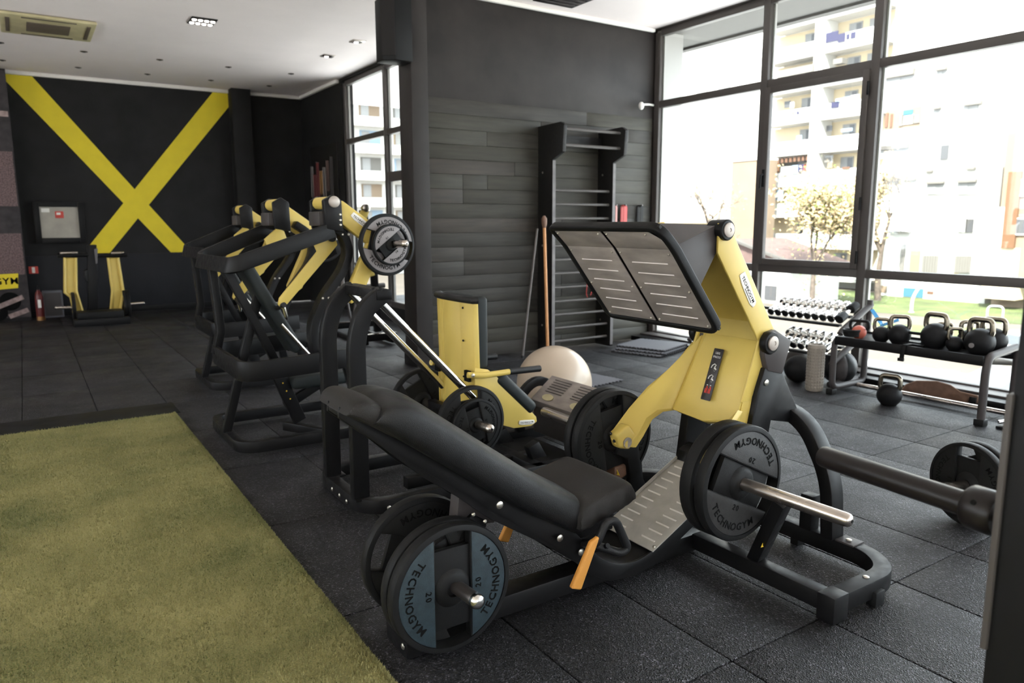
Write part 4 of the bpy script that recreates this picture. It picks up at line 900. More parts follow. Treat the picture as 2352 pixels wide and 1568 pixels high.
for s, xa in ((-1, .60), (1, 1.20)):
    horn(lr, (xa, YR+.02, .225), (xa+s*.30, YR+.02, .235), .02)
    weight_plate((xa+s*.06, YR+.02, .23), 'black weight plate on the %s horn of the low row at the back wall' % ('left' if s < 0 else 'right'), r=.225, th=.05, rot=.3, axis=(s, 0, 0), inlay='plate_inlay_dark' if s < 0 else 'plate_inlay_blue')
weight_plate((1.215, YR+.02, .23), 'inner black weight plate on the right horn of the low row', r=.225, th=.04, rot=.8, axis=(1, 0, 0))

# ================================================================== machine half hidden behind the column
hm = thing('hidden_lever_machine', 'machine with a small yellow lever peeking out left of the column', 'gym machine', (3.6, 8.8, 0))
MB().box((3.22, 8.30, .04), (3.75, 8.38, .12)).build('base_bar', BM, hm, .006); MB().box((3.25, 8.30, .12), (3.75, 8.36, .128)).build('bar_strip', 'steel', hm)
MB().box((3.35, 9.55, .04), (4.05, 9.63, .12)).build('base_bar', BM, hm, .006); MB().box((3.38, 9.55, .12), (4.02, 9.61, .128)).build('bar_strip', 'steel', hm)
for x in (3.32, 3.68): MB().box((x, 8.30, 0), (x+.06, 9.63, .05)).build('side_rail', BM, hm, .004)
MB().bar([V((3.75, 8.9, .06)), V((3.72, 8.9, .9)), V((3.60, 8.9, 1.62))], .06, .09, (0, 1, 0)).build('mast', BM, hm, .006)
MB().prism([V((3.46, 8.88, 1.48)), V((3.60, 8.88, 1.66)), V((3.66, 8.88, 1.60)), V((3.58, 8.88, 1.42))], (0, -.06, 0)).build('upper_lever', YP_, hm, .008)
MB().prism([V((3.50, 8.86, 1.02)), V((3.62, 8.86, 1.04)), V((3.70, 8.86, .80)), V((3.62, 8.86, .78))], (0, -.06, 0)).build('lower_lever', YP_, hm, .008)
MB().lathe([(.05, -.03), (.05, .03), (.035, .04), (.004, .042)], (3.60, 8.80, 1.64), (0, -1, 0), 20).build('pivot_cap', 'steel', hm)
MB().tube([V((3.3, 9.1, .62)), V((3.95, 9.1, .64))], .035, 10).build('cross_pad', 'wood_grey_edge', hm)
for x in (3.40, 3.62):
    MB().tube([V((x-.12, 9.2, .0)), V((x+.06, 9.2, .95))], .018, 8).build('strut', 'steel_dark', hm); MB().tube([V((x+.14, 9.2, .0)), V((x-.02, 9.2, .95))], .018, 8).build('strut', 'steel_dark', hm)
# ================================================================== STALL BARS, STICKS, BANDS
wbars = thing('wall_bars', 'black wooden wall bars with slim metal rungs on the plank wall', 'wall bars', (5.3, YP, 0))
for xc in (4.885, 5.745):
    poly = [(YP, 0), (6.60, 0), (6.60, 2.13), (6.42, 2.20), (6.40, 2.47), (6.46, 2.51), (YP, 2.50)]
    up = MB().prism([(xc-.022, y, z) for y, z in poly], (.044, 0, 0)).build('upright', 'wood_black', wbars, .003)
    MB().box((xc-.02, 6.596, .02), (xc+.02, 6.60, 2.12)).build('pale_edge', 'wood_grey_edge', up)  # paler strip along the front edge
    for z in (.3, 1.2, 2.0): bolt(up, (xc-.022, 6.78, z), (-1, 0, 0), .012)
for z in (.116, .268, .42, .572, .73, .888, 1.04, 1.195, 1.35, 1.50, 1.655, 1.807): MB().lathe([(.0155, 0), (.0155, .82)], (4.905, 6.665, z), (1, 0, 0), 12).build('rung', 'frame_metal', wbars)
for z in (2.446, 2.277): MB().lathe([(.0175, 0), (.0175, .82)], (4.905, 6.49, z), (1, 0, 0), 12).build('rung', 'frame_metal', wbars)
MB().box((4.90, 6.80, 2.30), (5.73, 6.83, 2.42)).build('cross_board', 'wood_black', wbars, .003)
st = thing('exercise_stick', 'orange wooden stick leaning upright against the wall bars', 'stick', (4.74, 6.5, 0))
MB().lathe([(.016, 0), (.017, .02), (.017, 1.42), (.012, 1.435)], (4.74, 6.50, 0), (-.004, .07, 1.43), 14).build('shaft', 'stick_wood', st)
MB().lathe([(.018, 1.40), (.030, 1.44), (.032, 1.50), (.012, 1.53)], (4.74, 6.50, 0), (-.004, .07, 1.43), 14).build('grip_end', 'leather_brown', st)
st = thing('slanted_stick', 'thin dark stick leaning at a slant left of the orange stick', 'stick', (4.40, 6.50, 0))
MB().lathe([(.012, 0), (.013, .02), (.012, 1.42)], (4.40, 6.50, .004), (.285, .13, 1.38), 12).build('shaft', 'stick_dark', st); MB().lathe([(.016, 0), (.016, .03)], (4.40, 6.50, .004), (.285, .13, 1.38), 12).build('rubber_tip', 'rubber_plate', st)
for x, m, nm, w_ in ((5.955, 'pink_rubber', 'pale pink resistance band hanging from the plank wall beside the bars', .013), (6.10, 'red_rubber', 'red resistance band hanging in the middle of three on the plank wall', .026), (6.365, 'black_plastic', 'black resistance band hanging nearest the window on the plank wall', .02)):
    t = thing('resistance_band', nm, 'band', (x, YP-.06, 1.0), 'bands on the plank wall')
    MB().bar(fillet([V((x, YP-.075, 1.05)), V((x, YP-.080, 1.64)), V((x, YP-.050, 1.665)), V((x, YP-.020, 1.64)), V((x, YP-.020, 1.05)), V((x, YP-.05, 1.03))], .02, 4, True), w_*2, .006, (1, 0, 0), True).build('loop', m, t)
    MB().tube([V((x, YP+.01, 1.655)), V((x, YP-.09, 1.66))], .008, 8).build('peg', 'steel_dark', t)
t = thing('red_cord', 'thin red cord looped over a rung of the wall bars', 'cord', (5.42, 6.64, .72))
MB().tube(fillet([V((5.40, 6.645, .90)), V((5.395, 6.63, .80)), V((5.38, 6.63, .64)), V((5.40, 6.63, .60))], .05), .005, 6).build('strand', 'red_rubber', t); MB().tube(fillet([V((5.405, 6.645, .90)), V((5.46, 6.63, .80)), V((5.475, 6.63, .70)), V((5.445, 6.63, .62))], .06), .005, 6).build('strand', 'red_rubber', t)

# ---- mats and ball
def puzzle_mat(label, c, size, rot, z0, th):
    t = thing('puzzle_mat', label, 'mat', (*c, z0), 'grey foam puzzle mats'); t.rotation_euler = (0, 0, rot); h = size/2; n = 13
    pts = []
    for k in range(4):
        a = k*math.pi/2; ca, sa = math.cos(a), math.sin(a)
        for i in range(n*4):
            f = i/(n*4); x = -h+size*f; ph = (i % 4); y = -h-(.010 if ph in (1, 2) else -.006)
            pts.append((x*ca-y*sa, x*sa+y*ca))
    top = MB().prism([(x, y, th*.45) for x, y in pts], (0, 0, th*.55)).data('mat_top'); top.materials.append(M['mat_foam']); place(top, 'top_layer', t)
    bot = MB().prism([(x*.995, y*.995, 0) for x, y in pts], (0, 0, th*.45)).data('mat_bottom'); bot.materials.append(M['mat_edge']); place(bot, 'underside', t)
puzzle_mat('grey puzzle mat at the bottom of the stack under the wall bars end', (5.86, 6.09), .62, .30, .0, .024)
puzzle_mat('grey puzzle mat in the middle of the stack by the corner window', (5.90, 6.08), .61, .36, .024, .024)
puzzle_mat('grey puzzle mat lying on top of the stack by the corner window', (5.945, 6.115), .60, .33, .048, .024)
puzzle_mat('single grey puzzle mat flat on the floor behind the pearl ball', (4.20, 5.31), .62, .13, .0, .012)
gb = thing('gym_ball', 'large pearl beige gym ball on the floor behind the leg press', 'ball', (3.20, 4.305, 0))
MB().ball((3.20, 4.305, .279), .279, 64, 40).build('shell', 'ball_pearl', gb)
MB().lathe([(.012, 0), (.012, .004), (.004, .006)], (3.02, 4.10, .345), (-.64, -.73, .22), 12).build('valve_plug', 'sign_white', gb)

# ================================================================== DUMBBELL RACK
dr = thing('dumbbell_rack', 'two tier dumbbell rack with slanted grey tube arms along the window', 'rack', (6.2, 4.6, 0))
for (xa, za), (xb, zb) in (((6.03, .522), (6.26, .617)), ((5.93, .252), (6.16, .345))):
    for f in (.12, .82):
        x, z = xa+(xb-xa)*f, za+(zb-za)*f
        MB().box((x-.03, 3.86, z-.012), (x+.03, 5.45, z+.012)).build('tray_rail', BM, dr, .004)
    for y in (3.80, 5.48): MB().tube(fillet([V((xa-.06, y, za-.05)), V((xa-.03, y, za-.02)), V((xb+.16, y, zb+.09))], .03), .028, 12).build('side_arm', 'dark_grey_metal', dr)
for y in (3.80, 5.48):
    MB().tube(fillet([V((5.86, y, .03)), V((6.38, y, .03)), V((6.40, y, .75))], .08), .028, 12).build('end_post', 'dark_grey_metal', dr)
def dumbbell(front, rear, r, label, group, dark=False):
    a, b = V(front), V(rear); L = (b-a).length; t = thing('dumbbell', label, 'dumbbell', tuple((a+b)/2), group)
    hl = L*.335; m = 'kettlebell_iron' if dark else 'chrome'
    hp = [(r*.80, 0), (r*.97, .004), (r, .010), (r, hl-.010), (r*.9, hl-.003), (r*.55, hl)]
    h1 = MB().lathe(hp, a, b-a, 20).build('head', m, t); MB().lathe([(r*.72, -.0015), (r*.72, .001)], a, b-a, 18).build('end_disc', 'kettlebell_iron', h1)
    h2 = MB().lathe(hp, b, a-b, 20).build('head', m, t); MB().lathe([(r*.72, -.0015), (r*.72, .001)], b, a-b, 18).build('end_disc', 'kettlebell_iron', h2)
    MB().lathe([(.013, 0), (.0155, L*.18), (.013, L*.36)], a+(b-a)*.32, b-a, 14).build('handle', 'steel', t)
ordn = ['nearest', 'second', 'third', 'fourth', 'fifth', 'sixth', 'seventh', 'eighth', 'ninth', 'tenth', 'eleventh']
for i in range(10):
    y = 3.845+.0805*i
    dumbbell((6.005, y, .592), (6.285, y+.016, .706), .0405-.0003*i, '%s dumbbell on the upper tier counted from the kettlebell rack' % ('dark ended first' if i == 0 else 'chrome '+ordn[i]), 'dumbbells on the upper tier', i == 0)
for i in range(7):
    y = 3.905+.083*i
    dumbbell((5.915, y, .318), (6.180, y+.016, .424), .030+.002*min(i, 6), 'chrome dumbbell on the lower tier, %s from the foam roller end' % ordn[i], 'dumbbells on the lower tier')
# ================================================================== KETTLEBELL RACK
kr = thing('kettlebell_rack', 'low black tube rack carrying kettlebells in front of the window', 'rack', (5.85, 3.05, 0))
TB = 'dark_grey_metal'
MB().tube(fillet([V((5.655, 3.645, .06)), V((5.655, 3.645, .47)), V((6.12, 3.645, .47)), V((6.12, 3.645, .06))], .07, 6, True), .026, 12, True).build('end_loop', TB, kr)
MB().tube(fillet([V((5.65, 2.455, .02)), V((5.65, 2.455, .40)), V((5.68, 2.455, .50)), V((6.12, 2.455, .535)), V((6.12, 2.455, .04))], [0, .08, .08, .05, 0], 6), .028, 12).build('end_loop', TB, kr)
MB().box((5.62, 3.615, 0), (5.69, 3.675, .05)).build('foot', 'rubber_plate', kr, .006); MB().box((5.615, 2.42, 0), (5.685, 2.49, .05)).build('foot', 'rubber_plate', kr, .006)
sf = MB().box((5.64, 2.47, .478), (6.10, 3.63, .490)).build('shelf', BM, kr, .002)
MB().box((5.628, 2.47, .435), (5.642, 3.63, .508)).build('shelf_lip', BM, kr, .004); MB().box((6.098, 2.47, .435), (6.112, 3.63, .508)).build('shelf_lip', BM, kr, .004)
MB().lathe([(.020, 0), (.020, 1.30)], (6.0, 2.42, .045), (0, 1, 0), 14).build('floor_rail', 'steel', kr)
def kettlebell(p, R_, label, group='kettlebells on the rack', body='kettlebell_iron', handle='kettlebell_handle', rot=0., hs=1., hw=None, tall=1.):
    t = thing('kettlebell', label, 'kettlebell', p, group); t.rotation_euler = (0, 0, rot)
    prof = [(R_*.55, 0), (R_*.62, .003)] + [(R_*math.sin(a), R_*.86-R_*math.cos(a)*(.99)) for a in [math.radians(d) for d in range(42, 172, 8)]]
    me = MB().lathe(prof, (0, 0, 0), (0, 0, 1), 28).data('kb_body'); me.materials.append(M[body]); place(me, 'body', t)
    w_ = (hw or R_*.80); zt = R_*1.62*tall+.045*hs; hr = R_*.155*hs+.004
    pth = fillet([V((0, -w_*.80, R_*1.30)), V((0, -w_, R_*1.62)), V((0, -w_*.92, zt+R_*.42)), V((0, w_*.92, zt+R_*.42)), V((0, w_, R_*1.62)), V((0, w_*.80, R_*1.30))], [0, .02, R_*.35, R_*.35, .02, 0], 6)
    me = MB().tube(pth, hr, 12).data('kb_handle'); me.materials.append(M[handle]); place(me, 'handle', t)
    return t
ZS = .490
def ks(px, py): p = onz(px, py, ZS); return (min(max(p.x, 5.73), 6.02), p.y, ZS)
kettlebell(ks(1972, 776), .058, 'coral red kettlebell with a wide black handle on the left of the rack', body='coral_vinyl', handle='rubber_plate', rot=.2, hw=.075, tall=.8)
kettlebell(ks(2023, 784), .068, 'small black kettlebell beside the coral one on the rack', rot=.5)
kettlebell(ks(2064, 789), .085, 'medium black kettlebell left of the gap on the rack', rot=.6)
kettlebell(ks(2146, 798), .104, 'big black kettlebell with a square steel handle in the middle of the rack', rot=-.1)
kettlebell((6.0, 2.93, ZS), .062, 'kettlebell half hidden behind the big middle one on the rack', rot=.4)
kettlebell(ks(2191, 805), .060, 'smallest black kettlebell just right of the rack middle', rot=.8)
kettlebell((5.98, 2.74, ZS), .080, 'black kettlebell in the back row right of the rack middle', rot=.9)
kettlebell(ks(2248, 812), .102, 'big black kettlebell with a pale round mark near the right end', rot=-.05)
MB().lathe([(.018, 0), (.018, .002)], (5.73-.103, 2.545, ZS+.085), (-1, -.35, .05), 14).build('number_mark', 'wood_grey_edge', bpy.data.objects['kettlebell.007'])
kettlebell((5.99, 2.575, ZS), .098, 'kettlebell with a yellowish steel handle in the back right corner', rot=.1)
kettlebell((5.70, 3.165, 0), .094, 'black kettlebell with a steel handle standing on the floor under the rack', 'kettlebell on the floor', rot=.25)
t = thing('push_up_grip', 'flat black push up grip lying in the gap on the rack', 'grip', (5.85, 3.02, ZS))
MB().tube(fillet([V((5.78, 2.98, ZS+.02)), V((5.78, 2.98, ZS+.10)), V((5.78, 3.12, ZS+.10)), V((5.78, 3.12, ZS+.02))], .02, 4, True), .012, 10, True).build('frame', 'rubber_plate', t); MB().box((5.74, 2.95, ZS), (5.90, 3.15, ZS+.02)).build('base', 'black_plastic', t, .006)
t = thing('black_strap', 'black strap hanging over the front edge of the kettlebell rack', 'strap', (5.62, 3.04, .4))
MB().bar([V((5.70, 3.03, .515)), V((5.625, 3.035, .512)), V((5.615, 3.04, .48)), V((5.615, 3.045, .40))], .035, .008, (0, 1, 0)).build('webbing', 'black_plastic', t, .002); MB().box((5.60, 3.025, .385), (5.622, 3.07, .41)).build('buckle', 'rubber_plate', t, .003)
t = thing('coiled_strap', 'coil of black strap lying on the left end of the kettlebell rack', 'strap', (5.72, 3.56, .51))
for k in range(4): MB().tube([V((5.74+.05*math.cos(a)*(1+.1*k), 3.55+.055*math.sin(a)*(1+.06*k), .515+.014*k)) for a in [i*math.pi/8 for i in range(16)]], .010, 8, True).build('turn', 'rubber_plate', t)
t = thing('blue_band', 'bright blue exercise band draped behind the coral kettlebell', 'band', (6.0, 3.45, .5))
MB().bar(fillet([V((6.10, 3.60, .70)), V((6.02, 3.46, .60)), V((6.0, 3.42, .50))], .03), .03, .006, (.6, .3, .5)).build('strip', 'blue_rubber', t); MB().bar([V((6.05, 3.33, .645)), V((6.0, 3.44, .59)), V((5.98, 3.50, .52))], .03, .006, (.6, .3, .5)).build('strip', 'blue_rubber', t)
# ---- things on the floor by the racks
t = thing('foam_roller', 'grey dimpled foam roller standing upright beside the kettlebell rack', 'foam roller', (5.66, 3.815, 0))
MB().lathe([(.050, .0), (.066, .003), (.070, .012), (.070, .398), (.066, .408), (.050, .410), (.048, .38), (.048, .03)], (5.66, 3.815, 0), (0, 0, 1), 30, closed=True).build('tube', 'foam_roller', t)
kn_me = MB().box((-.0045, -.009, -.010), (.0045, .009, .010)).data('knob', .002); kn_me.materials.append(M['foam_roller'])
for j in range(14):
    for i in range(18):
        a = 2*math.pi*i/18
        if -2.9 < ((a+math.pi) % (2*math.pi))-math.pi < .6 or a > 2.2: 
            if 2.0 < a < 5.9: place(kn_me, 'knob', t, (math.cos(a)*.0705, math.sin(a)*.0705, .035+.0262*j), (0, 0, a))
for c, r, lb, m, nm in (((5.83, 4.10), .125, 'smooth black medicine ball on the floor next to the foam roller', 'kettlebell_iron', 'medicine_ball'), ((6.10, 4.30), .130, 'grey medicine ball behind the smooth black one', 'frame_metal', 'medicine_ball')):
    t = thing(nm, lb, 'ball', (*c, 0), 'medicine balls'); MB().ball((*c, r), r, 32, 20).build('shell', m, t); MB().lathe([(.010, 0), (.010, .003)], (c[0]-r*.45, c[1]-r*.62, r*.36), (-.45, -.62, -.64), 10).build('valve_plug', 'black_plastic', t)
t = thing('wall_ball', 'soft black and grey panelled ball under the kettlebell rack end', 'ball', (6.08, 3.86, 0)); r = .155; c = V((6.08, 3.86, r))
for k in range(8):
    a0, a1 = k*math.pi/4+.3, (k+1)*math.pi/4+.3; mb = MB(); rings = []
    for i in range(1, 14):
        th = math.pi*i/14; row_ = []
        for j in range(7):
            a = a0+(a1-a0)*j/6; d = r*(1-.035*(abs(j/3-1)**4)); row_.append(c+V((math.sin(th)*math.cos(a), math.sin(th)*math.sin(a), math.cos(th)))*d)
        rings.append(row_)
    vs = [p for q in rings for p in q]; fs = [(i*7+j, i*7+j+1, (i+1)*7+j+1, (i+1)*7+j) for i in range(12) for j in range(6)]
    mb.add(vs, fs); mb.build('panel', 'upholstery' if k % 2 else 'dark_grey_metal', t)
t = thing('leather_belt', 'brown leather lifting belt standing along the window upstand', 'belt', (6.2, 3.05, 0))
pts = [(2068, 906), (2082, 890), (2105, 882), (2150, 884), (2180, 893), (2202, 908), (2245, 917), (2245, 934), (2190, 930), (2100, 915)]
P_ = [onx(x, y, 6.20) for x, y in pts]; zmin = min(p.z for p in P_); P_ = [V((6.20+.02*math.sin((p.y-2.7)*6), p.y, p.z-zmin)) for p in P_]
MB().prism(P_, (.010, 0, 0)).build('strap', 'leather_brown', t, .002)
MB().tube([p+V((-.001, 0, 0)) for p in P_[:7]], .004, 6).build('stitched_edge', 'leather_edge', t); MB().box((6.19, 2.74, .02), (6.215, 2.79, .075)).build('buckle', 'black_metal', t, .003)
t = thing('cable_attachment', 'chrome cable handle lying on a dark plate beside the rack foot', 'handle', (5.75, 2.30, 0))
MB().box((5.66, 2.12, 0), (5.92, 2.36, .02)).build('base_plate', 'black_metal', t, .004)
MB().tube([V((5.70, 2.36, .04)), V((5.86, 2.24, .075)), V((5.90, 2.16, .06))], .014, 10).build('handle_bar', 'chrome', t); MB().tube([V((5.86, 2.34, .14)), V((5.80, 2.27, .07)), V((5.88, 2.18, .05))], .010, 8).build('handle_bar', 'chrome', t)
MB().tube([V((5.84+.022*math.cos(a), 2.33, .15+.022*math.sin(a))) for a in [i*math.pi/6 for i in range(12)]], .005, 6, True).build('ring', 'chrome', t)

# ================================================================== BARBELL ON THE FLOOR with two plates (right)
bx = onz(2225, 1112, .205); ax = V((-.97, .24, 0)).normalized()
fb = thing('floor_barbell', 'steel bar end lying on the rubber floor through two black plates', 'barbell', tuple(bx-V((0, 0, .205))))
MB().lathe([(.0245, 0), (.0245, .38), (.020, .385)], bx-ax*.20, ax, 20).build('sleeve', 'steel', fb); MB().lathe([(.035, -.045), (.035, 0)], bx-ax*.20, ax, 20).build('shoulder', 'steel_dark', fb); MB().lathe([(.014, -1.1), (.014, -.04)], bx-ax*.20, ax, 14).build('shaft', 'steel', fb)
weight_plate(bx, 'black weight plate standing on the floor behind the near barbell, front one of two', r=.205, th=.045, rot=0.02, axis=ax, kg='15')
weight_plate(bx-ax*.052, 'black weight plate standing on the floor behind the near barbell, rear one of two', r=.205, th=.045, rot=.5, axis=ax, kg='15')
# ================================================================== RACK UPRIGHT AND RACKED BARBELL at the right edge
rk = thing('squat_rack', 'tall black rack upright cut off by the right edge of the picture', 'rack', (1.45, .45, 0))
UX = 1.40
e0 = onx(2318.7, 971.6, UX)
MB().box((UX, e0.y-.115, 0), (UX+.075, e0.y, 1.42)).build('upright', 'black_metal', rk, .004)
MB().box((UX-.004, e0.y-.085, 0), (UX, e0.y-.080, 1.42)).build('edge_groove', 'letter_black', rk)
sz0, sz1 = onx(2262, 1495, UX-.01).z, onx(2312, 905, UX-.01).z
MB().box((UX-.008, e0.y-.004, sz0), (UX+.05, e0.y+.007, sz1)).build('hook_liner', 'frame_metal', rk, .002)
MB().box((UX+.05, e0.y-.01, sz0-.02), (UX+.075, e0.y+.006, sz1-.05)).build('bar_hook', 'black_metal', rk, .003)
MB().box((UX+.075, e0.y-.10, .84), (UX+.16, e0.y+.02, .878)).build('hook_tray', 'black_metal', rk, .004)
MB().box((UX-.02, e0.y-.60, 0), (UX+.10, e0.y+.02, .06)).build('foot_rail', 'black_metal', rk, .006)
ba = V((1.552, 1.015, .903)); bb = V((1.500, .655, .908)); d = (bb-ba).normalized(); L = (bb-ba).length
bar_ = thing('racked_barbell', 'dark steel barbell sleeve and collar reaching in from the right edge', 'barbell', tuple(ba))
MB().lathe([(.018, 0), (.0235, .004), (.0252, .010), (.0252, L)], ba, d, 28).build('sleeve', 'bar_dark', bar_)
MB().lathe([(.0252, L-.012), (.030, L-.010), (.030, L), (.040, L), (.043, L+.004), (.043, L+.050), (.037, L+.058), (.0145, L+.058)], ba, d, 28).build('shoulder_collar', 'bar_dark', bar_)
MB().lathe([(.0145, L+.06), (.0145, L+1.3)], ba, d, 18).build('shaft', 'steel_dark', bar_)
s_ = d.cross(V((0, 0, 1))).normalized(); hd_ = (s_*-.85+V((0, 0, .52))).normalized()
if (hd_.dot(-ba)) < 0: hd_ = (s_*.85+V((0, 0, .52))).normalized()
MB().lathe([(.0055, .041), (.0055, .0445)], ba+d*(L+.028), hd_, 12).build('set_screw', 'letter_black', bar_)
# ================================================================== OUTSIDE: ground one storey down, houses, trees
GZ = -4.3
lawn = struct('lawn', MB().box((-140, -140, GZ-.3), (140, 200, GZ)), 'ground_dirt')
def gquad(pts, z, m, nm):
    MB().prism([V((x, y, GZ)) for x, y in pts], (0, 0, z)).build(nm, m, lawn)
gquad([(6.7, -60), (31, -60), (31, -12), (29, 22), (20, 34), (6.7, 60)], .02, 'ground_pave', 'paved_yard')
gquad([(-60, -60), (-6.3, -60), (-6.3, 60), (-60, 60)], .02, 'ground_pave', 'paved_street')
gquad([(-6.3, -60), (6.7, -60), (6.7, -7.3), (-6.3, -7.3)], .02, 'ground_pave', 'paved_street')
g_ = [onz(x, y, GZ) for x, y in ((1780, 690), (1990, 690), (2352, 700), (2352, 690), (1990, 678), (1780, 675))]
gquad([(46, 20), (54, 0), (57, -5), (57.5, 40), (50, 44), (44, 40)], .03, 'ground_grass', 'grass_strip')
gquad([(36, 16), (44, 8), (46, 14), (40, 24)], .025, 'ground_grass', 'grass_patch')
XA = 58.
def fx(px, py, X=XA): return onx(px, py, X)
def facade_box(root, name, m, x0, y0, x1, y1, dx0, dx1, X=XA, bev=0.):
    """box whose front outline runs between two photo corners on the facade plane, from depth dx0 to dx1 behind it"""
    a, b = fx(x0, y0, X), fx(x1, y1, X)
    return MB().box((X+dx0, min(a.y, b.y), min(a.z, b.z)), (X+dx1, max(a.y, b.y), max(a.z, b.z))).build(name, m, root, bev)
# ---- balcony block
ap = thing('apartment_block', 'white apartment block with stacked balconies behind the middle window bay', 'building', (XA, 40, GZ))
yL, yR = fx(1762, 400).y, fx(2012, 400).y
zs = [fx(1930, y).z for y in (452, 388, 314, 248, 178, 105, 30)]   # parapet tops, bottom to top
pitch = 2.72; z0 = zs[1]
MB().box((XA+1.6, yR, GZ), (XA+12, yL, z0+pitch*5)).build('wall', 'ext_white', ap)
ysplit = fx(1875, 330).y; yfar = fx(1765, 330).y
k0 = -3
for k in range(-3, 6):
    zt = z0+pitch*k
    if zt-1.1 < GZ: continue
    # parapets and slabs of the two balcony columns
    MB().box((XA, ysplit+.5, zt-1.05), (XA+.18, yfar+.6, zt)).build('parapet', 'ext_white', ap); MB().box((XA-.25, yR, zt-1.05), (XA-.07, ysplit-.3, zt)).build('parapet', 'ext_white', ap)
    MB().box((XA-.2, yR, zt-1.25), (XA+1.7, yfar+.6, zt-1.05)).build('slab', 'ext_white', ap)
    MB().box((XA+1.55, yR, zt), (XA+1.6, ysplit-.3, zt+1.4)).build('loggia_back', 'ext_cream', ap); MB().box((XA+1.55, ysplit+.5, zt), (XA+1.6, yfar+.6, zt+1.4)).build('loggia_back', 'ext_cream' if k != 0 else 'ext_shade', ap)
    for y in (yR+1.2, yR+3.0, ysplit+1.6): 
        wn = MB().box((XA+1.5, y, zt-.2), (XA+1.56, y+1.2, zt+1.1)).build('window', 'ext_curtain', ap); MB().box((XA+1.48, y+.1, zt-.1), (XA+1.5, y+.55, zt+1.0)).build('pane', 'ext_window', wn)
    MB().box((XA-.3, ysplit-.35, zt-1.25), (XA+1.6, ysplit+.55, zt+1.5)).build('pier', 'ext_white', ap)
for (x0, y0, x1, y1, m, nm, dx) in ((1793, 232, 1806, 245, 'ext_window', 'air_unit', .6), (1808, 234, 1816, 246, 'ext_white', 'air_unit', .5), (1890, 288, 1902, 300, 'ext_window', 'air_unit', .6), (1887, 357, 1905, 372, 'ext_curtain', 'air_unit', .5), (1915, 236, 1932, 247, 'cloth_navy', 'laundry', -.3), (1943, 224, 1962, 233, 'cloth_pale', 'laundry', -.3), (1962, 220, 1979, 240, 'ext_white', 'laundry', -.35), (1925, 228, 1940, 234, 'cloth_pale', 'laundry', -.3), (1820, 255, 1826, 262, 'ext_shade', 'laundry', -.1), (1832, 256, 1837, 262, 'cloth_navy', 'laundry', -.1), (1832, 312, 1843, 329, 'cloth_pale', 'laundry', -.1), (1938, 297, 1963, 301, 'cloth_pale', 'laundry', -.3), (1822, 380, 1835, 398, 'cloth_pale', 'laundry', -.1), (1836, 378, 1848, 397, 'cloth_navy', 'laundry', -.12), (1849, 380, 1855, 392, 'red_print', 'laundry', -.1), (1856, 376, 1867, 396, 'ext_shade', 'laundry', -.1), (1796, 383, 1820, 402, 'ext_curtain', 'laundry', -.1), (1907, 374, 1917, 386, 'ext_tan', 'laundry', -.3), (1940, 384, 1957, 388, 'ext_brown', 'laundry', -.3), (1888, 362, 1900, 372, 'ext_shade', 'air_unit', .4), (1778, 437, 1800, 460, 'cloth_pale', 'laundry', -.1),
        (1903, 78, 1930, 94, 'cloth_navy', 'laundry', -.3), (1931, 80, 1946, 96, 'cloth_navy', 'laundry', -.3), (1950, 80, 1956, 90, 'cloth_navy', 'laundry', -.3), (1960, 76, 1970, 88, 'cloth_navy', 'laundry', -.3)):
    facade_box(ap, nm, m, x0, y0, x1, y1, dx-.06, dx)
for i in range(10): facade_box(ap, 'lattice_bar', 'ext_brown', 1774+9.6*i, 365-1.0*i, 1779+9.6*i, 376-1.0*i, .02, .1)
facade_box(ap, 'lattice_post', 'ext_orange', 1777, 376, 1779, 402, .02, .1); facade_box(ap, 'lattice_post', 'ext_orange', 1786, 375, 1788, 402, .02, .1)
for x0, y0, x1, y1 in ((1795, 164, 1875, 170), (1922, 138, 1942, 146)): facade_box(ap, 'parapet_shade', 'ext_shade', x0, y0, x1, y1, -.5, .3)  # grey strips standing in for shade on the parapets
# ---- plain block to the left, tan block behind
pb = thing('plain_block', 'plain white block showing in the left window bay', 'building', (64, 75, GZ))
MB().box((62, yL+1.6, GZ), (74, fx(1380, 400, 62).y+40, 26)).build('wall', 'ext_white', pb)
for px in (1545, 1600, 1650):
    for py in (200, 300, 400): 
        wn = facade_box(pb, 'window', 'ext_curtain', px, py, px+26, py+26, -.05, .1, 62)
tb = thing('tan_block', 'low tan block behind the bare tree in the left window bay', 'building', (60, 55, GZ))
a, b = fx(1682, 372, 55), fx(1752, 372, 55); MB().box((55, b.y, GZ), (57, a.y, a.z)).build('wall', 'ext_tan', tb); MB().box((54.9, b.y, a.z), (57.1, a.y+.2, a.z+.2)).build('roof_edge', 'ext_white', tb)
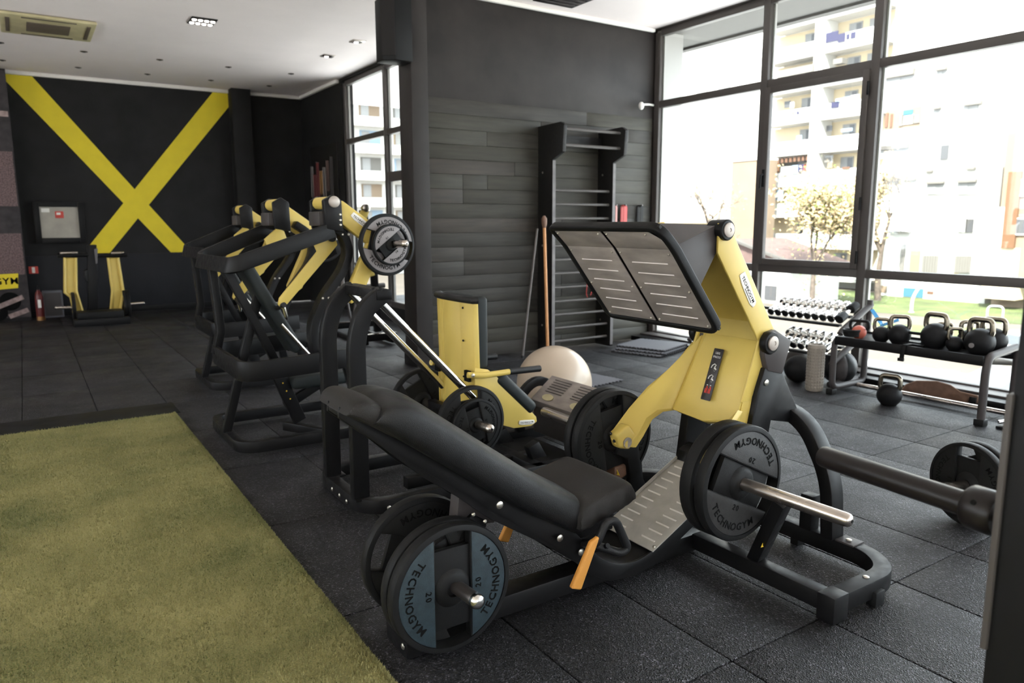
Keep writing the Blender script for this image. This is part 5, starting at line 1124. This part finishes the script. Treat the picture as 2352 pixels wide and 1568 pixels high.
# ---- white house with separate windows, right
XB = 56.
wh = thing('white_house', 'sunlit white house with scattered windows behind the right window bay', 'building', (XB, 25, GZ))
ya_, yb_ = fx(2030, 400, XB).y, fx(2290, 400, XB).y
MB().box((XB, yb_, GZ), (XB+10, ya_, 20)).build('wall', 'ext_white', wh)
def hwin(x0, y0, x1, y1, m='ext_curtain', nm='window', pane=None):
    o = facade_box(wh, nm, m, x0, y0, x1, y1, -.10, .02, XB)
    if pane: 
        q = facade_box(wh, 'pane', pane, x0+1.5, y0+1.5, x0+(x1-x0)*.48, y1-1.5, -.13, -.10, XB); q.parent = o
    return o
lg = facade_box(wh, 'loggia', 'ext_tan', 2036, 254, 2114, 290, -.02, .0, XB)
for b4, m, nm in (((2077, 254, 2098, 264), 'cloth_blue', 'awning'), ((2076, 265, 2099, 284), 'ext_white', 'laundry'), ((2068, 266, 2076, 289), 'ext_shade', 'loggia_post'), ((2036, 260, 2040, 292), 'ext_brown', 'loggia_post'), ((2047, 262, 2050, 292), 'ext_brown', 'loggia_post'), ((2099, 264, 2114, 282), 'ext_shade', 'laundry')): facade_box(wh, nm, m, *b4, -.12, -.04, XB)
for b4, pane in (((2163, 334, 2178, 366), None), ((2221, 503, 2235, 534), None)): hwin(*b4, m='ext_window')
for b4 in ((2146, 248, 2163, 276), (2154, 157, 2176, 186), (2204, 236, 2245, 272), (2132, 418, 2172, 446), (2203, 414, 2246, 446), (2020, 336, 2090, 360), (2036, 176, 2103, 210), (2236, 330, 2250, 352), (2204, 502, 2220, 534)): hwin(*b4, pane='ext_curtain')
for b4 in ((2128, 391, 2145, 395), (2222, 384, 2243, 389), (2040, 531, 2095, 534), (2147, 247, 2164, 250), (2154, 157, 2178, 160), (2036, 168, 2103, 171), (2219, 236, 2258, 239), (2020, 337, 2090, 340), (2132, 417, 2172, 421), (2203, 413, 2246, 418), (2020, 409, 2106, 415)): facade_box(wh, 'window_hood', 'ext_shade' if b4[0] != 2020 else 'roof_edge', *b4, -.35, .0, XB)
for b4 in ((2119, 585, 2158, 628), (2194, 586, 2230, 628)):
    o = hwin(*b4, m='ext_curtain')
    for k in range(6): q = facade_box(wh, 'grille_bar', 'ext_shade', b4[0]+3+6*k, b4[1]+2, b4[0]+5+6*k, b4[3]-2, -.16, -.11, XB); q.parent = o
facade_box(wh, 'drain_pipe', 'ext_shade', 2072, 560, 2075, 640, -.15, -.02, XB)
for b4, m in (((2092, 575, 2110, 640), 'ext_tan'), ((2180, 620, 2200, 650), 'ext_cream'), ((2130, 668, 2144, 676), 'ext_brown'), ((2018, 655, 2036, 672), 'ext_tan'), ((2076, 660, 2120, 684), 'cloth_blue')): facade_box(wh, 'weathered_patch', m, *b4, -.05, .0, XB)
# ---- orange trimmed block at the right edge
XO = 53.
ob_ = thing('orange_block', 'tan block with an orange pier at the right edge of the window', 'building', (XO, 15, GZ))
yo0, yo1 = fx(2272, 400, XO).y, fx(2480, 400, XO).y
a = fx(2300, 300, XO); MB().box((XO+2, yo1, GZ), (XO+9, yo0, a.z)).build('wall', 'ext_tan', ob_)
facade_box(ob_, 'pier', 'ext_orange', 2318, 395, 2330, 570, -.1, 2.1, XO); facade_box(ob_, 'front_wall', 'ext_tan', 2330, 392, 2480, 650, .1, 2.1, XO); facade_box(ob_, 'white_wall', 'ext_white', 2268, 476, 2319, 568, .0, 2.1, XO); facade_box(ob_, 'ground_wall', 'ext_cream', 2262, 568, 2330, 690, .05, 2.1, XO)
for b4 in ((2332, 412, 2372, 450), (2326, 500, 2372, 540), (2343, 325, 2372, 362)):
    o = facade_box(ob_, 'window', 'ext_white', *b4, -.05, .12, XO); q = facade_box(ob_, 'pane', 'ext_window', b4[0]+3, b4[1]+3, b4[0]+12, b4[3]-4, -.08, -.05, XO); q.parent = o; q = facade_box(ob_, 'pane', 'ext_window', b4[0]+16, b4[1]+3, b4[0]+30, b4[3]-4, -.08, -.05, XO); q.parent = o
# ---- gabled shed
sx = 44.
sd_ = thing('gabled_shed', 'low shed with a reddish gable roof below the left window bays', 'shed', (sx, 33, GZ))
L_, R__, pk = fx(1560, 612, sx), fx(1836, 612, sx), fx(1676, 548, sx)
MB().box((sx+.3, fx(1806, 700, sx).y, GZ), (sx+6, L_.y, L_.z)).build('wall', 'ext_white', sd_)
MB().prism([V((sx, R__.y, R__.z)), V((sx, pk.y, pk.z)), V((sx, L_.y, L_.z))], (6.5, 0, 0)).build('gable', 'roof_red', sd_)
for p, q in ((R__, pk), (pk, L_)): MB().bar([V((sx-.1, p.y, p.z+.06)), V((sx-.1, q.y, q.z+.06))], .5, .16, (1, 0, 0)).build('barge_board', 'roof_edge', sd_)
wn = facade_box(sd_, 'window', 'ext_window', 1752, 655, 1777, 690, .2, .32, sx); facade_box(sd_, 'pillar', 'ext_white', 1796, 640, 1806, 720, -.3, .1, sx)
# ---- building seen through the far window
fbk = thing('far_balcony_house', 'pale balcony house seen through the far window strip', 'building', (30, 78, GZ)); YF = 78.
MB().box((14, YF, GZ), (60, YF+8, 30)).build('wall', 'ext_white', fbk)
for k in range(-1, 9):
    zt = 3.2+2.85*(k-1)
    MB().box((14, YF-1.2, zt), (60, YF, zt+1.0)).build('parapet', 'ext_white', fbk)
    for j in range(11):
        x = 15.5+4*j; wn = MB().box((x, YF-.08, zt+1.0), (x+2.4, YF, zt+2.5)).build('window', 'ext_shade' if (j+k) % 3 == 0 else 'cloth_pale' if (j+k) % 3 == 1 else 'ext_tan', fbk); MB().box((x+.2, YF-.12, zt+1.1), (x+1.1, YF-.08, zt+2.4)).build('pane', 'ext_curtain', wn)
# ---- trees
def tree(label, base, h, crown, seed, leaves=4000, mats=('leaf_tan', 'leaf_olive', 'leaf_green'), mix=(.6, .3, .1), bare=False, lean=0., ls=.16):
    R_ = random.Random(seed); t = thing('tree', label, 'tree', tuple(base), 'trees in the yard'); base = V(base); br = MB(); tips = []
    def grow(p, d, L, r, n):
        q = p+d*L*.5+V((R_.uniform(-.1, .1), R_.uniform(-.1, .1), .05))*L*.3; e = p+d*L
        br.tube([p, q, e], [r, r*.8, r*.6], 6)
        if n == 0: tips.append(e); return
        tips.append(q)
        for k in range(3 if n > 1 else 4):
            dd = (d+V((R_.uniform(-1, 1), R_.uniform(-1, 1), R_.uniform(-.2, .8)))*.75).normalized(); grow(e, dd, L*R_.uniform(.58, .8), r*.55, n-1)
    grow(base, V((lean, 0, 1)).normalized(), h*.30, h*.022, 4)
    br.build('branches', 'bark', t)
    cz = base+V((0, 0, h*.62)); N_ = leaves
    groups = {m: MB() for m in mats}; cl = [R_.choice(tips) for _ in range(N_)]
    for c in cl:
        m = R_.choices(mats, mix)[0]; s = ls*R_.uniform(.5, 1.2); o = c+V((R_.gauss(0, .45), R_.gauss(0, .45), R_.gauss(0, .4)))*crown
        u = V((R_.uniform(-1, 1), R_.uniform(-1, 1), R_.uniform(-1, 1))).normalized(); v = u.orthogonal().normalized()
        groups[m].add([o-u*s, o+v*s*.6, o+u*s, o-v*s*.6], [(0, 1, 2, 3)])
    for m, g in groups.items():
        if g.v:
            me = bpy.data.meshes.new('foliage'); me.from_pydata([tuple(V(p)-base) for p in g.v], [], g.f); me.materials.append(M[m]); o = place(me, 'foliage', t); o['kind'] = 'stuff'
    return t
tb_ = onz(1912, 690, GZ); tree('autumn tree with sparse tan and green leaves in the middle window bay', (44., 30.2, GZ), 9.8, 1.75, 3, 8500, mix=(.62, .25, .13), ls=.13)
tree('bare pale tree in front of the tan block in the left window bay', (50., 44.5, GZ), 11.5, .9, 5, 1300, mix=(.9, .1, 0), ls=.10, mats=('ext_tan', 'leaf_olive', 'leaf_green'))
tree('slim tan tree at the left corner of the white house', (52., 30.3, GZ), 11.5, .55, 8, 2600, mix=(.8, .15, .05), ls=.15)
tree('tan shrub-like tree at the right edge beyond the orange block', (46., 13.4, GZ), 6.5, .9, 11, 2400, mix=(.85, .1, .05), ls=.14)
# ---- yard odds and ends
t = thing('bent_pole', 'bent white pole sticking out of the ground beyond the rack', 'pole', tuple(onz(2093, 715, GZ)))
o = onz(2093, 718, GZ); MB().tube(fillet([o, o+V((0, .02, 1.0)), o+V((.2, -.75, 2.4))], .6), .09, 10).build('shaft', 'ext_white', t); MB().lathe([(.16, 0), (.16, .08)], o, (0, 0, 1), 12).build('collar', 'ext_white', t)
t = thing('bicycle_hoop', 'white metal hoop standing on the far grass', 'hoop', tuple(onz(2282, 735, GZ)))
o = onz(2266, 735, GZ); q = onz(2302, 737, GZ); MB().tube(fillet([o, o+V((0, 0, .85)), q+V((0, 0, .85)), q], .25), .05, 8).build('hoop_tube', 'ext_white', t)
def car(label, loc, rot, sc=1.):
    t = thing('parked_car', label, 'car', loc, 'cars in the yard'); t.rotation_euler = (0, 0, rot)
    prof = [(-2.1, .35), (-2.1, .75), (-1.95, .92), (-1.1, .98), (-.45, 1.42), (.9, 1.45), (1.6, 1.02), (2.05, .92), (2.12, .6), (2.05, .32)]
    me = MB().loft([[V((x, y, z if abs(y) < .8 else .35+(z-.35)*.93)) for x, z in prof] for y in (-.85, -.78, .78, .85)]).data('car_body', .04); me.materials.append(M['car_white']); place(me, 'body', t)
    for s in (-1, 1):
        me = MB().prism([(x, s*.856, z) for x, z in ((-.95, .97), (-.40, 1.36), (.82, 1.38), (1.35, 1.0))], (0, s*.004, 0)).data('car_side_glass'); me.materials.append(M['car_glass']); place(me, 'side_glass', t)
        for x in (-1.3, 1.3): me = MB().lathe([(.30, -.1), (.31, -.08), (.31, .08), (.2, .1)], (x, s*.78, .31), (0, s, 0), 20).data('wheel'); me.materials.append(M['tyre']); place(me, 'wheel', t)
    me = MB().prism([(-1.03, -.68, 1.0), (-.47, -.66, 1.41), (-.47, .66, 1.41), (-1.03, .68, 1.0)], (-.01, 0, .006)).data('car_windscreen'); me.materials.append(M['car_glass']); place(me, 'windscreen', t)
    me = MB().prism([(1.55, -.68, 1.05), (.93, -.66, 1.44), (.93, .66, 1.44), (1.55, .68, 1.05)], (.01, 0, .006)).data('car_rear_window'); me.materials.append(M['car_glass']); place(me, 'rear_window', t)
c = onz(2300, 905, GZ+.7); car('white car parked just outside, its bonnet showing low at the right', (c.x+.4, c.y-.6, GZ+.02), 2.4)
c = onz(2345, 805, GZ+.7); car('second white car further back at the right edge of the yard', (c.x, c.y-.4, GZ+.02), 1.2)
